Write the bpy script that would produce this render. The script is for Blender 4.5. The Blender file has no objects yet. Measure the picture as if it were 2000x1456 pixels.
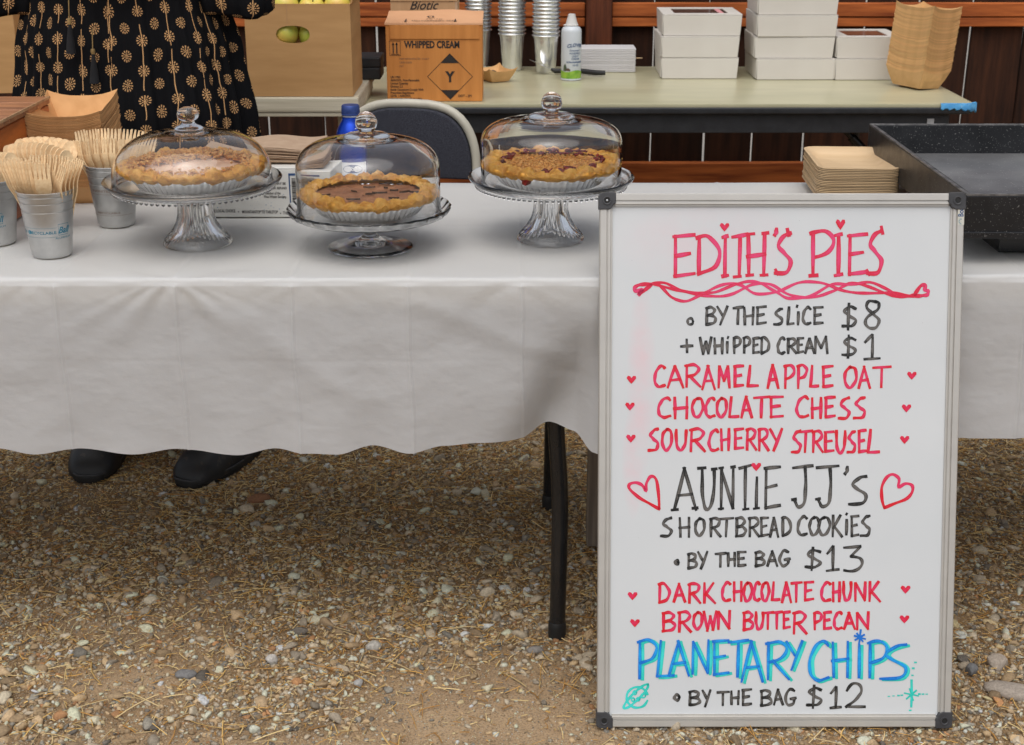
import bpy, bmesh, math, random
import numpy as np
from mathutils import Vector, Matrix, Euler

random.seed(7); RNG = np.random.default_rng(11)
PI = math.pi
sc = bpy.context.scene
C = sc.collection

# ------------------------------------------------------------------ camera, sky, sun, exposure
CAM_H, PITCH, FPX = 1.4023, 0.3499, 2720.2
cam_d = bpy.data.cameras.new('camera'); cam = bpy.data.objects.new('camera', cam_d); C.objects.link(cam)
cam.location = (0, 0, CAM_H); cam.rotation_euler = (PI/2 - PITCH, 0, 0)
cam_d.sensor_width = 36; cam_d.sensor_fit = 'HORIZONTAL'; cam_d.lens = FPX/2000*36
cam_d.clip_start = 0.05; cam_d.clip_end = 2000
cam_d.dof.use_dof = True; cam_d.dof.focus_distance = 2.42; cam_d.dof.aperture_fstop = 14.0
sc.camera = cam

SUN_EL, SUN_AZ = math.radians(65), math.radians(190)     # azimuth clockwise from +Y: behind the camera, a little to the left
world = bpy.data.worlds.new('World'); sc.world = world; world.use_nodes = True
wn = world.node_tree; wn.nodes.clear()
sky = wn.nodes.new('ShaderNodeTexSky'); sky.sky_type = 'NISHITA'; sky.sun_disc = False
sky.sun_elevation = SUN_EL; sky.sun_rotation = SUN_AZ; sky.air_density = 1.0; sky.dust_density = 4.0; sky.ozone_density = 1.0
hs = wn.nodes.new('ShaderNodeHueSaturation'); hs.inputs['Saturation'].default_value = 0.42
bg = wn.nodes.new('ShaderNodeBackground'); bg.inputs['Strength'].default_value = 0.13
wo = wn.nodes.new('ShaderNodeOutputWorld')
wn.links.new(sky.outputs[0], hs.inputs['Color']); wn.links.new(hs.outputs[0], bg.inputs['Color']); wn.links.new(bg.outputs[0], wo.inputs[0])
sun_d = bpy.data.lights.new('sun', 'SUN'); sun_d.energy = 1.25; sun_d.angle = math.radians(75); sun_d.color = (1, .98, .95)
sun = bpy.data.objects.new('sun', sun_d); C.objects.link(sun)
sdir = Vector((math.sin(SUN_AZ)*math.cos(SUN_EL), math.cos(SUN_AZ)*math.cos(SUN_EL), math.sin(SUN_EL)))
sun.rotation_euler = sdir.to_track_quat('Z', 'Y').to_euler(); sun.location = sdir*20
sc.view_settings.view_transform = 'Standard'; sc.view_settings.look = 'None'
sc.view_settings.exposure = 0.10; sc.view_settings.gamma = 1.0; sc.view_settings.use_curve_mapping = False
sc.render.engine = 'CYCLES'
sc.cycles.max_bounces = 14; sc.cycles.transmission_bounces = 14; sc.cycles.transparent_max_bounces = 12
sc.cycles.diffuse_bounces = 4; sc.cycles.glossy_bounces = 5; sc.cycles.sample_clamp_indirect = 6; sc.cycles.blur_glossy = 0.6

# ------------------------------------------------------------------ measuring helpers
_c, _s = math.cos(PITCH), math.sin(PITCH)
def at(px, py, z=None, y=None):
    """the point of the place seen at a pixel of the photograph, on the level z or at the distance y"""
    cx = (px-1000)/FPX; cy = (728-py)/FPX
    d = (cx, _c + cy*_s, -_s + cy*_c)
    t = (z-CAM_H)/d[2] if z is not None else y/d[1]
    return Vector((d[0]*t, d[1]*t, CAM_H + d[2]*t))
def zat(py, y): return at(1000, py, y=y).z
def sm(a, b, x):
    t = np.clip((np.asarray(x, float)-a)/(b-a), 0, 1); return t*t*(3-2*t)
def vnoise(x, y, seed=0):
    x = np.asarray(x, float); y = np.asarray(y, float)
    xi = np.floor(x).astype(np.int64); yi = np.floor(y).astype(np.int64); fx = x-xi; fy = y-yi
    fx = fx*fx*(3-2*fx); fy = fy*fy*(3-2*fy)
    def h(a, b):
        n = (a*374761393 + b*668265263 + seed*982451653) & 0xffffffff
        n = ((n ^ (n >> 13))*1274126177) & 0xffffffff
        return ((n ^ (n >> 16)) & 0xffff)/65535.0
    return (h(xi, yi)*(1-fx)+h(xi+1, yi)*fx)*(1-fy) + (h(xi, yi+1)*(1-fx)+h(xi+1, yi+1)*fx)*fy
def fbm(x, y, o=4, seed=0):
    a, t, n = 1, 0, 0
    for i in range(o): t = t + a*vnoise(x*2**i, y*2**i, seed+i*17); n += a; a *= .5
    return t/n*2-1

# ------------------------------------------------------------------ mesh building
class MB:
    def __init__(s): s.v = []; s.f = []; s.a = []; s.m = []
    def add(s, vs, fs, val=0.0, mi=0):
        b = len(s.v); s.v += [tuple(v) for v in vs]; s.f += [tuple(i+b for i in f) for f in fs]
        s.a += (list(val) if hasattr(val, '__len__') else [val]*len(vs)); s.m += [mi]*len(fs)
        return s
    def box(s, x0, x1, y0, y1, z0, z1, M=None, val=0.0):
        vs = [Vector(p) for p in ((x0,y0,z0),(x1,y0,z0),(x1,y1,z0),(x0,y1,z0),(x0,y0,z1),(x1,y0,z1),(x1,y1,z1),(x0,y1,z1))]
        if M is not None: vs = [M @ v for v in vs]
        return s.add(vs, [(0,3,2,1),(4,5,6,7),(0,1,5,4),(1,2,6,5),(2,3,7,6),(3,0,4,7)], val)
    def lathe(s, prof, n=64, rip=None, close=False, cx=0, cy=0, caps=True, val=0.0):
        """prof = [(r, z)...]; r = 0 closes on the axis; rip(angle, index) scales the radius"""
        vs, rows = [], []
        for k, (r, z) in enumerate(prof):
            if r < 1e-7: rows.append([len(vs)]); vs.append((cx, cy, z)); continue
            row = []
            for i in range(n):
                a = 2*PI*i/n; q = r*(rip(a, k) if rip else 1); row.append(len(vs)); vs.append((cx+q*math.cos(a), cy+q*math.sin(a), z))
            rows.append(row)
        fs = []
        prs = list(zip(rows[:-1], rows[1:])) + ([(rows[-1], rows[0])] if close else [])
        for A, B in prs:
            for i in range(n):
                j = (i+1) % n
                if len(A) == 1 and len(B) == 1: continue
                if len(A) == 1: fs.append((A[0], B[j], B[i]))
                elif len(B) == 1: fs.append((A[i], A[j], B[0]))
                else: fs.append((A[i], A[j], B[j], B[i]))
        return s.add(vs, fs, val)
    def tube(s, pts, r, n=12, cap=True, val=0.0):
        pts = [Vector(p) for p in pts]; R = r if hasattr(r, '__len__') else [r]*len(pts)
        vs, fs = [], []; u = None
        for k, p in enumerate(pts):
            t = ((pts[min(k+1, len(pts)-1)]-pts[max(k-1, 0)])).normalized()
            if u is None: u = t.orthogonal().normalized()
            u = (u - t*u.dot(t)).normalized(); w = t.cross(u)
            for i in range(n):
                a = 2*PI*i/n; vs.append(p + (u*math.cos(a)+w*math.sin(a))*R[k])
        for k in range(len(pts)-1):
            for i in range(n):
                j = (i+1) % n; fs.append((k*n+i, k*n+j, (k+1)*n+j, (k+1)*n+i))
        if cap: fs.append(tuple(reversed(range(n)))); fs.append(tuple((len(pts)-1)*n+i for i in range(n)))
        return s.add(vs, fs, val)
    def prism(s, out, z0, z1, M=None, val=0.0):
        n = len(out); vs = [Vector((x, y, z0)) for x, y in out] + [Vector((x, y, z1)) for x, y in out]
        if M is not None: vs = [M @ v for v in vs]
        fs = [tuple(reversed(range(n))), tuple(range(n, 2*n))] + [(i, (i+1) % n, n+(i+1) % n, n+i) for i in range(n)]
        return s.add(vs, fs, val)
    def grid(s, P, val=None, closeu=False):
        """P[i][j] = points"""
        nu, nv = len(P), len(P[0]); vs = [p for r in P for p in r]; fs = []
        for i in range(nu if closeu else nu-1):
            k = (i+1) % nu
            for j in range(nv-1): fs.append((i*nv+j, k*nv+j, k*nv+j+1, i*nv+j+1))
        return s.add(vs, fs, 0.0 if val is None else val)
    def mesh(s, name, mat=None, smooth=None, bevel=0, seg=2, recalc=False):
        me = bpy.data.meshes.new(name); me.from_pydata([tuple(v) for v in s.v], [], s.f)
        if any(s.a):
            at_ = me.attributes.new('val', 'FLOAT', 'POINT'); at_.data.foreach_set('value', np.array(s.a, np.float32))
        if any(s.m): me.polygons.foreach_set('material_index', s.m)
        if bevel or recalc:
            bm = bmesh.new(); bm.from_mesh(me)
            if recalc: bmesh.ops.recalc_face_normals(bm, faces=bm.faces)
            if bevel: bmesh.ops.bevel(bm, geom=[e for e in bm.edges if len(e.link_faces) == 2 and e.calc_face_angle(0) > .5], offset=bevel, segments=seg, profile=.6, affect='EDGES')
            bm.to_mesh(me); bm.free()
        for m in (mat if isinstance(mat, (list, tuple)) else [mat]):
            if m: me.materials.append(m)
        if smooth is not None:
            me.polygons.foreach_set('use_smooth', [True]*len(me.polygons)); me.set_sharp_from_angle(angle=math.radians(smooth))
        me.update(); return me

def tag(o, label=None, cat=None, group=None, kind=None):
    if label: o['label'] = label
    if cat: o['category'] = cat
    if group: o['group'] = group
    if kind: o['kind'] = kind
    return o
def thing(name, label, cat, loc=(0, 0, 0), rz=0, group=None):
    o = bpy.data.objects.new(name, None); C.objects.link(o); o.empty_display_size = .05
    o.location = loc; o.rotation_euler = (0, 0, rz); return tag(o, label, cat, group)
def ob(name, me, parent=None, loc=None, rot=None):
    o = bpy.data.objects.new(name, me); C.objects.link(o)
    if parent: o.parent = parent
    if loc is not None: o.location = loc
    if rot is not None: o.rotation_euler = rot
    return o
def copy_tree(o, parent=None, label=None, group=None, loc=None, rot=None):
    kids = [c for c in bpy.data.objects if c.parent == o] if o.type == 'EMPTY' or o.get('haskids') else []
    c = o.copy(); C.objects.link(c); c.parent = parent
    if label: c['label'] = label
    if group: c['group'] = group
    if loc is not None: c.location = loc
    if rot is not None: c.rotation_euler = rot
    for k in kids: copy_tree(k, c)
    return c

# ------------------------------------------------------------------ materials
def new_mat(name):
    m = bpy.data.materials.new(name); m.use_nodes = True; nt = m.node_tree
    return m, nt, nt.nodes['Principled BSDF']
def mixc(nt, fac, a, b, bt='MIX'):
    n = nt.nodes.new('ShaderNodeMix'); n.data_type = 'RGBA'; n.blend_type = bt
    for i, v in ((0, fac), (6, a), (7, b)):
        if hasattr(v, 'is_linked') or hasattr(v, 'links'): nt.links.new(v, n.inputs[i])
        else: n.inputs[i].default_value = v if i == 0 else (*v, 1)
    return n.outputs[2]
def mth(nt, op, a, b=None, c=None):
    n = nt.nodes.new('ShaderNodeMath'); n.operation = op
    for i, v in enumerate((a, b, c)):
        if v is None: continue
        if hasattr(v, 'links'): nt.links.new(v, n.inputs[i])
        else: n.inputs[i].default_value = v
    return n.outputs[0]
def coords(nt, scale=(1, 1, 1), kind='Object'):
    t = nt.nodes.new('ShaderNodeTexCoord'); mp = nt.nodes.new('ShaderNodeMapping'); mp.inputs['Scale'].default_value = scale
    nt.links.new(t.outputs[kind], mp.inputs['Vector']); return mp.outputs[0]
def noise(nt, vec, scale, detail=4, rough=.55, dist=0):
    n = nt.nodes.new('ShaderNodeTexNoise'); n.inputs['Scale'].default_value = scale; n.inputs['Detail'].default_value = detail
    n.inputs['Roughness'].default_value = rough; n.inputs['Distortion'].default_value = dist; nt.links.new(vec, n.inputs['Vector']); return n.outputs['Fac']
def ramp(nt, fac, stops):
    r = nt.nodes.new('ShaderNodeValToRGB'); nt.links.new(fac, r.inputs[0]); e = r.color_ramp.elements
    while len(e) < len(stops): e.new(.5)
    for q, (p, c) in zip(e, stops): q.position = p; q.color = (*c, 1) if hasattr(c, '__len__') else (c, c, c, 1)
    return r.outputs[0]
def bump(nt, bs, h, strength=.3, dist=.002, prev=None):
    b = nt.nodes.new('ShaderNodeBump'); b.inputs['Strength'].default_value = strength; b.inputs['Distance'].default_value = dist
    nt.links.new(h, b.inputs['Height'])
    if prev: nt.links.new(prev, b.inputs['Normal'])
    nt.links.new(b.outputs[0], bs.inputs['Normal']); return b.outputs[0]
def attr(nt, name='val'):
    a = nt.nodes.new('ShaderNodeAttribute'); a.attribute_name = name; return a
def mat(name, col, col2=None, sc1=12, st=(1, 1, 1), rough=.6, metal=0, bsc=0, bst=.3, bd=.001, lo=.35, hi=.65, detail=5, spec=None, rvar=0, speck=None, specks=300, speckt=.72, coat=0, sheen=0):
    m, nt, bs = new_mat(name); v = coords(nt, st)
    bs.inputs['Roughness'].default_value = rough; bs.inputs['Metallic'].default_value = metal
    if spec is not None: bs.inputs['Specular IOR Level'].default_value = spec
    if coat: bs.inputs['Coat Weight'].default_value = coat; bs.inputs['Coat Roughness'].default_value = .15
    if sheen: bs.inputs['Sheen Weight'].default_value = sheen
    if col2 is None: col2 = tuple(c*.82 for c in col)
    f = noise(nt, v, sc1, detail); out = ramp(nt, f, [(lo, col2), (hi, col)])
    if speck:
        v0 = coords(nt); g = noise(nt, v0, specks, 2); k = ramp(nt, g, [(speckt, 0), (speckt+.04, 1)]); out = mixc(nt, k, out, speck)
    nt.links.new(out, bs.inputs['Base Color'])
    if rvar:
        nt.links.new(mth(nt, 'MULTIPLY_ADD', noise(nt, v, sc1*3, 3), rvar, rough-rvar/2), bs.inputs['Roughness'])
    if bsc: bump(nt, bs, noise(nt, v, bsc, 4), bst, bd)
    return m

def vary(m, lo):
    nt = m.node_tree; bs = nt.nodes['Principled BSDF']; l = bs.inputs['Base Color'].links[0]; src = l.from_socket
    oi = nt.nodes.new('ShaderNodeObjectInfo'); k = mth(nt, 'MULTIPLY_ADD', oi.outputs['Random'], 1.06-lo, lo)
    nt.links.new(mixc(nt, 1.0, src, k, 'MULTIPLY'), bs.inputs['Base Color'])
M = {}
M['ink_black'] = None
def build_materials():
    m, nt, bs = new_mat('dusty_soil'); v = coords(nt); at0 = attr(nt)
    f = noise(nt, v, 9, 5); dusty = ramp(nt, f, [(.3, (.37,.245,.135)), (.7, (.49,.34,.195))]); shaded_grit = ramp(nt, f, [(.3, (.19,.115,.05)), (.7, (.34,.215,.10))])  # dusty dirt patches; grit darkened to carry the shade of crevices between stones
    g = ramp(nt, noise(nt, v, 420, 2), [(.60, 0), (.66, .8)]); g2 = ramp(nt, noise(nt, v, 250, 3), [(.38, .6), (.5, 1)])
    nt.links.new(mixc(nt, 1.0, mixc(nt, g, mixc(nt, at0.outputs['Fac'], shaded_grit, dusty), (.46,.40,.31)), g2, 'MULTIPLY'), bs.inputs['Base Color']); bs.inputs['Roughness'].default_value = .95
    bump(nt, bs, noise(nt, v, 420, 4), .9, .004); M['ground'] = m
    M['far'] = mat('pale_concrete', (.34,.31,.27), (.27,.25,.22), 2, rough=.9)
    m, nt, bs = new_mat('gravel_stone'); a = attr(nt, 'Col'); v = coords(nt); f = noise(nt, v, 260, 5)
    k = ramp(nt, f, [(.3, .72), (.7, 1.18)]); nt.links.new(mixc(nt, 1.0, a.outputs['Color'], k, 'MULTIPLY'), bs.inputs['Base Color'])
    bs.inputs['Roughness'].default_value = .88; bump(nt, bs, noise(nt, v, 500, 4), .5, .001); M['stone'] = m
    m, nt, bs = new_mat('dry_straw'); a = attr(nt, 'Col'); nt.links.new(a.outputs['Color'], bs.inputs['Base Color']); bs.inputs['Roughness'].default_value = .6; M['straw'] = m
    M['fence'] = mat('dark_stained_redwood', (.075,.027,.012), (.016,.007,.0045), 6, (5, 5, .5), rough=.7, spec=.2, bsc=30, bst=.35, bd=.002, lo=.3, hi=.72, rvar=.2)
    M['rail'] = mat('redwood_rail', (.56,.16,.042), (.21,.05,.016), 5, (.7, 6, 9), rough=.7, spec=.15, bsc=30, bst=.4, bd=.002, lo=.3, hi=.7)
    M['post'] = mat('redwood_post', (.15,.04,.015), (.06,.018,.008), 5, (8, 8, .7), rough=.6, spec=.25, bsc=30, bst=.4, bd=.002)
    # white vinyl cloth
    m, nt, bs = new_mat('white_vinyl_cloth'); v = coords(nt, (1, 1, 1)); vv = coords(nt, (14, 14, 260))
    nt.links.new(ramp(nt, noise(nt, v, 3, 4), [(.3, (.74,.75,.76)), (.7, (.79,.80,.81))]), bs.inputs['Base Color'])
    bs.inputs['Roughness'].default_value = .42
    b1 = bump(nt, bs, noise(nt, vv, 3, 3), .12, .0006); bump(nt, bs, noise(nt, coords(nt, (9, 9, 14)), 2.2, 5, .6), .35, .004, b1)
    tr = nt.nodes.new('ShaderNodeBsdfTranslucent'); tr.inputs[0].default_value = (.86,.85,.84, 1)
    mx = nt.nodes.new('ShaderNodeMixShader'); mx.inputs[0].default_value = .42
    out = nt.nodes['Material Output']; nt.links.new(bs.outputs[0], mx.inputs[1]); nt.links.new(tr.outputs[0], mx.inputs[2]); nt.links.new(mx.outputs[0], out.inputs[0])
    M['cloth'] = m
    M['laminate'] = mat('cream_laminate', (.50,.47,.31), (.43,.405,.265), 3, (1, 5, 1), rough=.28, bsc=60, bst=.05, bd=.0005)
    M['blackplastic'] = mat('black_textured_plastic', (.022,.023,.026), (.014,.015,.017), 30, rough=.5, bsc=700, bst=.4, bd=.0006, speck=(.12,.12,.12), specks=500, speckt=.73)
    M['cream_slab'] = mat('cream_moulded_plastic', (.68,.62,.48), (.55,.49,.36), 4, (1, 6, 26), rough=.5, bsc=12, bst=.25, bd=.001)
    M['blacksteel'] = mat('black_powder_coated_steel', (.018,.018,.019), (.012,.012,.013), 12, rough=.24, bsc=500, bst=.12, bd=.0004, speck=(.12,.11,.09), specks=260, speckt=.74)
    M['rubber'] = mat('black_rubber', (.013,.013,.013), (.01,.01,.01), 20, rough=.55)
    M['boot'] = mat('black_rubber_boot', (.016,.016,.017), (.011,.011,.012), 8, rough=.5, bsc=60, bst=.15, bd=.0006, speck=(.035,.028,.022), specks=40, speckt=.58)
    M['griddle'] = mat('scratched_black_steel', (.026,.027,.030), (.013,.014,.016), 14, rough=.36, metal=.3, bsc=260, bst=.15, bd=.0004, speck=(.20,.195,.19), specks=300, speckt=.655, rvar=.25)
    M['griddle_in'] = mat('worn_griddle_floor', (.26,.26,.26), (.13,.13,.135), 5, rough=.42, metal=.4, bsc=160, bst=.1, bd=.0004, speck=(.6,.59,.57), specks=220, speckt=.68, rvar=.2)
    M['edge_steel'] = mat('worn_steel_edge', (.30,.29,.28), (.10,.10,.10), 60, rough=.4, metal=.7)
    M['kraft'] = mat('corrugated_cardboard', (.58,.335,.145), (.50,.28,.115), 5, (1, 1, 6), rough=.9, spec=.15, bsc=90, bst=.15, bd=.0008)
    M['kraft2'] = mat('orange_cardboard', (.68,.285,.080), (.59,.235,.064), 5, (9, 9, 1), rough=.9, spec=.15, bsc=90, bst=.18, bd=.0008)
    M['kraft3'] = mat('pale_cardboard', (.56,.34,.175), (.50,.295,.145), 5, (9, 9, 1), rough=.8)
    M['kraft_top'] = mat('pale_cardboard_flap', (.70,.38,.20), (.62,.32,.16), 5, rough=.75)
    M['tray'] = mat('kraft_paperboard', (.70,.40,.18), (.61,.335,.14), 30, rough=.75, spec=.2, bsc=300, bst=.1, bd=.0003)
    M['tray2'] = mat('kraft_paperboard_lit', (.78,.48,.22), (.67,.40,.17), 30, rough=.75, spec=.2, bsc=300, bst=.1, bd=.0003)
    M['napkin'] = mat('brown_napkin_paper', (.60,.42,.28), (.52,.35,.225), 40, rough=.85, bsc=400, bst=.2, bd=.0004)
    M['print'] = mat('black_print', (.022,.018,.016), (.035,.025,.02), 200, rough=.7)
    M['print_teal'] = mat('teal_print', (.02,.22,.32), (.03,.18,.27), 200, rough=.5)
    M['print_gray'] = mat('faded_grey_print', (.24,.14,.085), (.22,.12,.07), 200, rough=.7)
    M['print_blue'] = mat('navy_print', (.02,.075,.21), (.02,.06,.17), 200, rough=.6)
    M['white_board_box'] = mat('white_paperboard', (.69,.655,.60), (.65,.61,.555), 6, rough=.5, bsc=200, bst=.05, bd=.0004)
    M['box_film'] = mat('box_window_film', (.17,.085,.06), (.10,.05,.035), 14, rough=.15)
    M['pink'] = mat('pink_label', (.75,.36,.37), (.7,.3,.32), 8, rough=.5)
    m, nt, bs = new_mat('speckled_carton'); v = coords(nt); vo = nt.nodes.new('ShaderNodeTexVoronoi'); vo.inputs['Scale'].default_value = 190; nt.links.new(v, vo.inputs['Vector'])
    k1 = ramp(nt, vo.outputs['Distance'], [(.14, 1), (.22, 0)]); k2 = ramp(nt, noise(nt, v, 40, 2), [(.48, 0), (.62, 1)])
    z = nt.nodes.new('ShaderNodeSeparateXYZ'); nt.links.new(v, z.inputs[0]); k3 = ramp(nt, z.outputs['Z'], [(.06, 1), (.10, .25)])
    kk = mth(nt, 'MULTIPLY', mth(nt, 'MULTIPLY', k1, k2), k3); nt.links.new(mixc(nt, kk, (.66,.65,.61), (.10,.20,.36)), bs.inputs['Base Color']); bs.inputs['Roughness'].default_value = .45; M['speckled'] = m
    # brushed aluminium
    m, nt, bs = new_mat('brushed_aluminium'); v = coords(nt, (1, 1, 1)); bs.inputs['Metallic'].default_value = 1
    nt.links.new(ramp(nt, noise(nt, v, 40, 3), [(.3, (.52,.52,.515)), (.7, (.62,.62,.61))]), bs.inputs['Base Color'])
    nt.links.new(mth(nt, 'MULTIPLY_ADD', noise(nt, coords(nt, (1, 1, 14)), 60, 3), .16, .33), bs.inputs['Roughness'])
    bump(nt, bs, noise(nt, coords(nt, (2, 2, 40)), 60, 2), .1, .0003); M['alu'] = m
    m, nt, bs = new_mat('crinkled_foil'); bs.inputs['Metallic'].default_value = 1; bs.inputs['Base Color'].default_value = (.70,.71,.72, 1); bs.inputs['Roughness'].default_value = .17
    bump(nt, bs, noise(nt, coords(nt), 130, 3), .15, .001); M['foil'] = m
    M['frame_alu'] = mat('anodised_frame', (.56,.54,.50), (.52,.50,.465), 20, (1, 1, 1), rough=.38, metal=.45, bsc=300, bst=.05, bd=.0003)
    M['groove'] = mat('frame_groove_shadow_gap', (.20,.195,.18), (.17,.165,.15), 20, rough=.5, metal=.4)
    M['cap'] = mat('charcoal_plastic_corner', (.048,.048,.052), (.035,.035,.038), 60, rough=.42, bsc=300, bst=.1, bd=.0003)
    M['hole'] = mat('dark_screw_hole', (.005,.005,.005), (.004,.004,.004), 20, rough=.6)
    M['screw'] = mat('steel_screw', (.6,.6,.6), (.5,.5,.5), 60, rough=.3, metal=1)
    m, nt, bs = new_mat('pale_aluminium'); bs.inputs['Metallic'].default_value = .75; bs.inputs['Roughness'].default_value = .27
    nt.links.new(ramp(nt, noise(nt, coords(nt), 30, 3), [(.3, (.70,.71,.71)), (.7, (.84,.85,.85))]), bs.inputs['Base Color']); M['alu_pale'] = m
    # wood cutlery
    M['cutlery'] = mat('pale_birch_cutlery', (.93,.70,.42), (.82,.57,.31), 12, (14, 14, 1.4), rough=.55, bsc=60, bst=.12, bd=.0004)
    M['crate'] = mat('varnished_crate_wood', (.60,.16,.03), (.20,.05,.016), 4, (6, .8, 6), rough=.42, bsc=30, bst=.3, bd=.0015)
    M['crate_top'] = mat('worn_lit_crate_top', (.46,.20,.085), (.22,.09,.04), 5, (1, 6, 1), rough=.5, bsc=30, bst=.3, bd=.0015, speck=(.62,.44,.26), specks=40, speckt=.70)  # worn lid planks; the light on the top face is put into the tone
    M['crate_edge'] = mat('lit_crate_edge', (.62,.42,.22), (.35,.17,.08), 20, rough=.6)  # pale because the light on the crate's edge is put into the colour
    M['palm'] = mat('palm_leaf', (.64,.46,.27), (.54,.37,.20), 6, (1.2, 8, 8), rough=.5, bsc=80, bst=.15, bd=.0005, lo=.25, hi=.7)
    # baked things
    def baked(name, c1, c2, c3, s=60):
        m, nt, bs = new_mat(name); v = coords(nt); a = attr(nt)
        base = ramp(nt, noise(nt, v, s, 5, .65), [(.28, c3), (.46, c2), (.68, c1)])
        out = mixc(nt, a.outputs['Fac'], base, c3); nt.links.new(out, bs.inputs['Base Color']); bs.inputs['Roughness'].default_value = .5
        bs.inputs['Subsurface Weight'].default_value = .08; bs.inputs['Subsurface Radius'].default_value = (.004,.002,.001); bs.inputs['Subsurface Scale'].default_value = .5
        bump(nt, bs, noise(nt, v, s*4, 5, .7), .6, .002); return m
    M['crust'] = baked('golden_pie_crust', (.90,.54,.14), (.78,.37,.05), (.46,.15,.015))
    M['crumb'] = baked('oat_crumble', (.86,.52,.18), (.68,.32,.07), (.36,.12,.02), 90)
    M['choc'] = mat('chocolate_custard', (.44,.20,.10), (.27,.105,.048), 26, rough=.55, bsc=90, bst=.35, bd=.002)
    M['chocdark'] = mat('cracked_dark_chocolate', (.045,.016,.009), (.03,.012,.007), 40, rough=.55, bsc=200, bst=.5, bd=.002)
    M['filling_reflection'] = mat('apple_filling_with_reflection', (.86,.60,.43), (.74,.43,.26), 22, rough=.28, bsc=70, bst=.3, bd=.0015, coat=.3)  # apple filling; a pinkish reflection on the dome is put into its colour
    M['cherry'] = mat('sour_cherry', (.26,.012,.010), (.10,.006,.006), 60, rough=.35, spec=.3)
    # glass
    m, nt, bs = new_mat('clear_glass'); bs.inputs['Transmission Weight'].default_value = 1; bs.inputs['Roughness'].default_value = 0.0
    bs.inputs['IOR'].default_value = 1.48; bs.inputs['Base Color'].default_value = (.985,.99,.99, 1); M['glass'] = m
    m, nt, bs = new_mat('pressed_glass'); bs.inputs['Transmission Weight'].default_value = 1; bs.inputs['Roughness'].default_value = .07; bs.inputs['IOR'].default_value = 1.42; bs.inputs['Base Color'].default_value = (.985,.99,.995, 1); M['pressed'] = m
    # bottle
    M['bottleblue'] = mat('blue_aluminium', (.008,.06,.50), (.006,.045,.40), 12, rough=.25, metal=.65)
    M['capblue'] = mat('blue_cap', (.04,.075,.26), (.03,.06,.21), 40, rough=.4, metal=.4)
    M['silver'] = mat('silver_ring', (.6,.62,.68), (.5,.5,.55), 40, rough=.3, metal=.8)
    M['white'] = mat('white_print', (.75,.75,.76), (.70,.70,.71), 12, rough=.45)
    M['ivory'] = mat('ivory_steel_tube', (.52,.49,.40), (.46,.43,.35), 14, rough=.35)
    # chair fabric
    m, nt, bs = new_mat('navy_chair_fabric'); v = coords(nt)
    nt.links.new(ramp(nt, noise(nt, v, 520, 3), [(.36, (.016,.017,.023)), (.66, (.075,.077,.095))]), bs.inputs['Base Color'])
    bs.inputs['Roughness'].default_value = .95; bs.inputs['Specular IOR Level'].default_value = .15; bump(nt, bs, noise(nt, v, 700, 2), .5, .0008); M['fabric'] = m
    M['tape_blue'] = mat('blue_painter_tape', (.11,.42,.76), (.06,.30,.62), 40, rough=.6, bsc=90, bst=.5, bd=.002, speck=(.25,.45,.7), specks=70, speckt=.68)
    M['tape_gray'] = mat('grey_tape', (.42,.42,.42), (.3,.3,.3), 60, rough=.5)
    M['towel'] = mat('white_folded_paper', (.60,.585,.59), (.55,.535,.54), 6, (1, 1, 60), rough=.8, bsc=60, bst=.2, bd=.0006)
    M['can_white'] = mat('white_can', (.62,.66,.69), (.58,.62,.66), 6, rough=.25)
    M['can_green'] = mat('green_meadow_print', (.30,.50,.06), (.14,.33,.03), 60, rough=.25)
    M['can_hill'] = mat('dark_hill_print', (.06,.09,.06), (.12,.16,.08), 60, rough=.3)
    M['can_barn'] = mat('barn_print', (.09,.05,.05), (.12,.08,.06), 60, rough=.3)
    M['cap_white'] = mat('white_nozzle', (.66,.65,.63), (.6,.59,.57), 20, rough=.4)
    M['steel'] = mat('polished_steel', (.7,.7,.7), (.6,.6,.6), 40, rough=.2, metal=1)
    M['skin'] = mat('skin', (.50,.29,.20), (.46,.26,.175), 30, rough=.5)
    M['hair'] = mat('brown_hair', (.05,.028,.015), (.03,.015,.01), 40, (1, 1, 4), rough=.5)
    M['fruit'] = None
    m, nt, bs = new_mat('green_yellow_apple'); v = coords(nt); oi = nt.nodes.new('ShaderNodeObjectInfo')
    f = noise(nt, v, 14, 3); k = mth(nt, 'ADD', f, mth(nt, 'MULTIPLY_ADD', oi.outputs['Random'], .36, -.18))
    nt.links.new(ramp(nt, k, [(.26, (.34,.44,.05)), (.46, (.62,.60,.10)), (.64, (.80,.56,.12)), (.82, (.70,.28,.06))]), bs.inputs['Base Color'])
    bs.inputs['Roughness'].default_value = .3; M['fruit'] = m
    M['stem'] = mat('brown_stem', (.07,.04,.02), (.05,.03,.015), 60, rough=.8)
    M['wood_gray'] = mat('weathered_grey_wood', (.25,.20,.155), (.15,.12,.095), 6, (14, 14, .8), rough=.8, bsc=60, bst=.4, bd=.001)
    M['gold_bead'] = mat('gold_bead', (.42,.29,.12), (.3,.2,.08), 90, rough=.4, metal=.4)
    M['black_fabric'] = mat('black_cotton', (.010,.010,.012), (.006,.006,.007), 40, rough=.9, bsc=400, bst=.4, bd=.0008)
    # dress print: medallions of gold petals on black, with thin wavy gold lines; uses the UV map laid out in metres
    m, nt, bs = new_mat('black_dress_gold_print'); uv = coords(nt, (1, 1, 1), 'UV'); s3 = nt.nodes.new('ShaderNodeSeparateXYZ'); nt.links.new(uv, s3.inputs[0])
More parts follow.
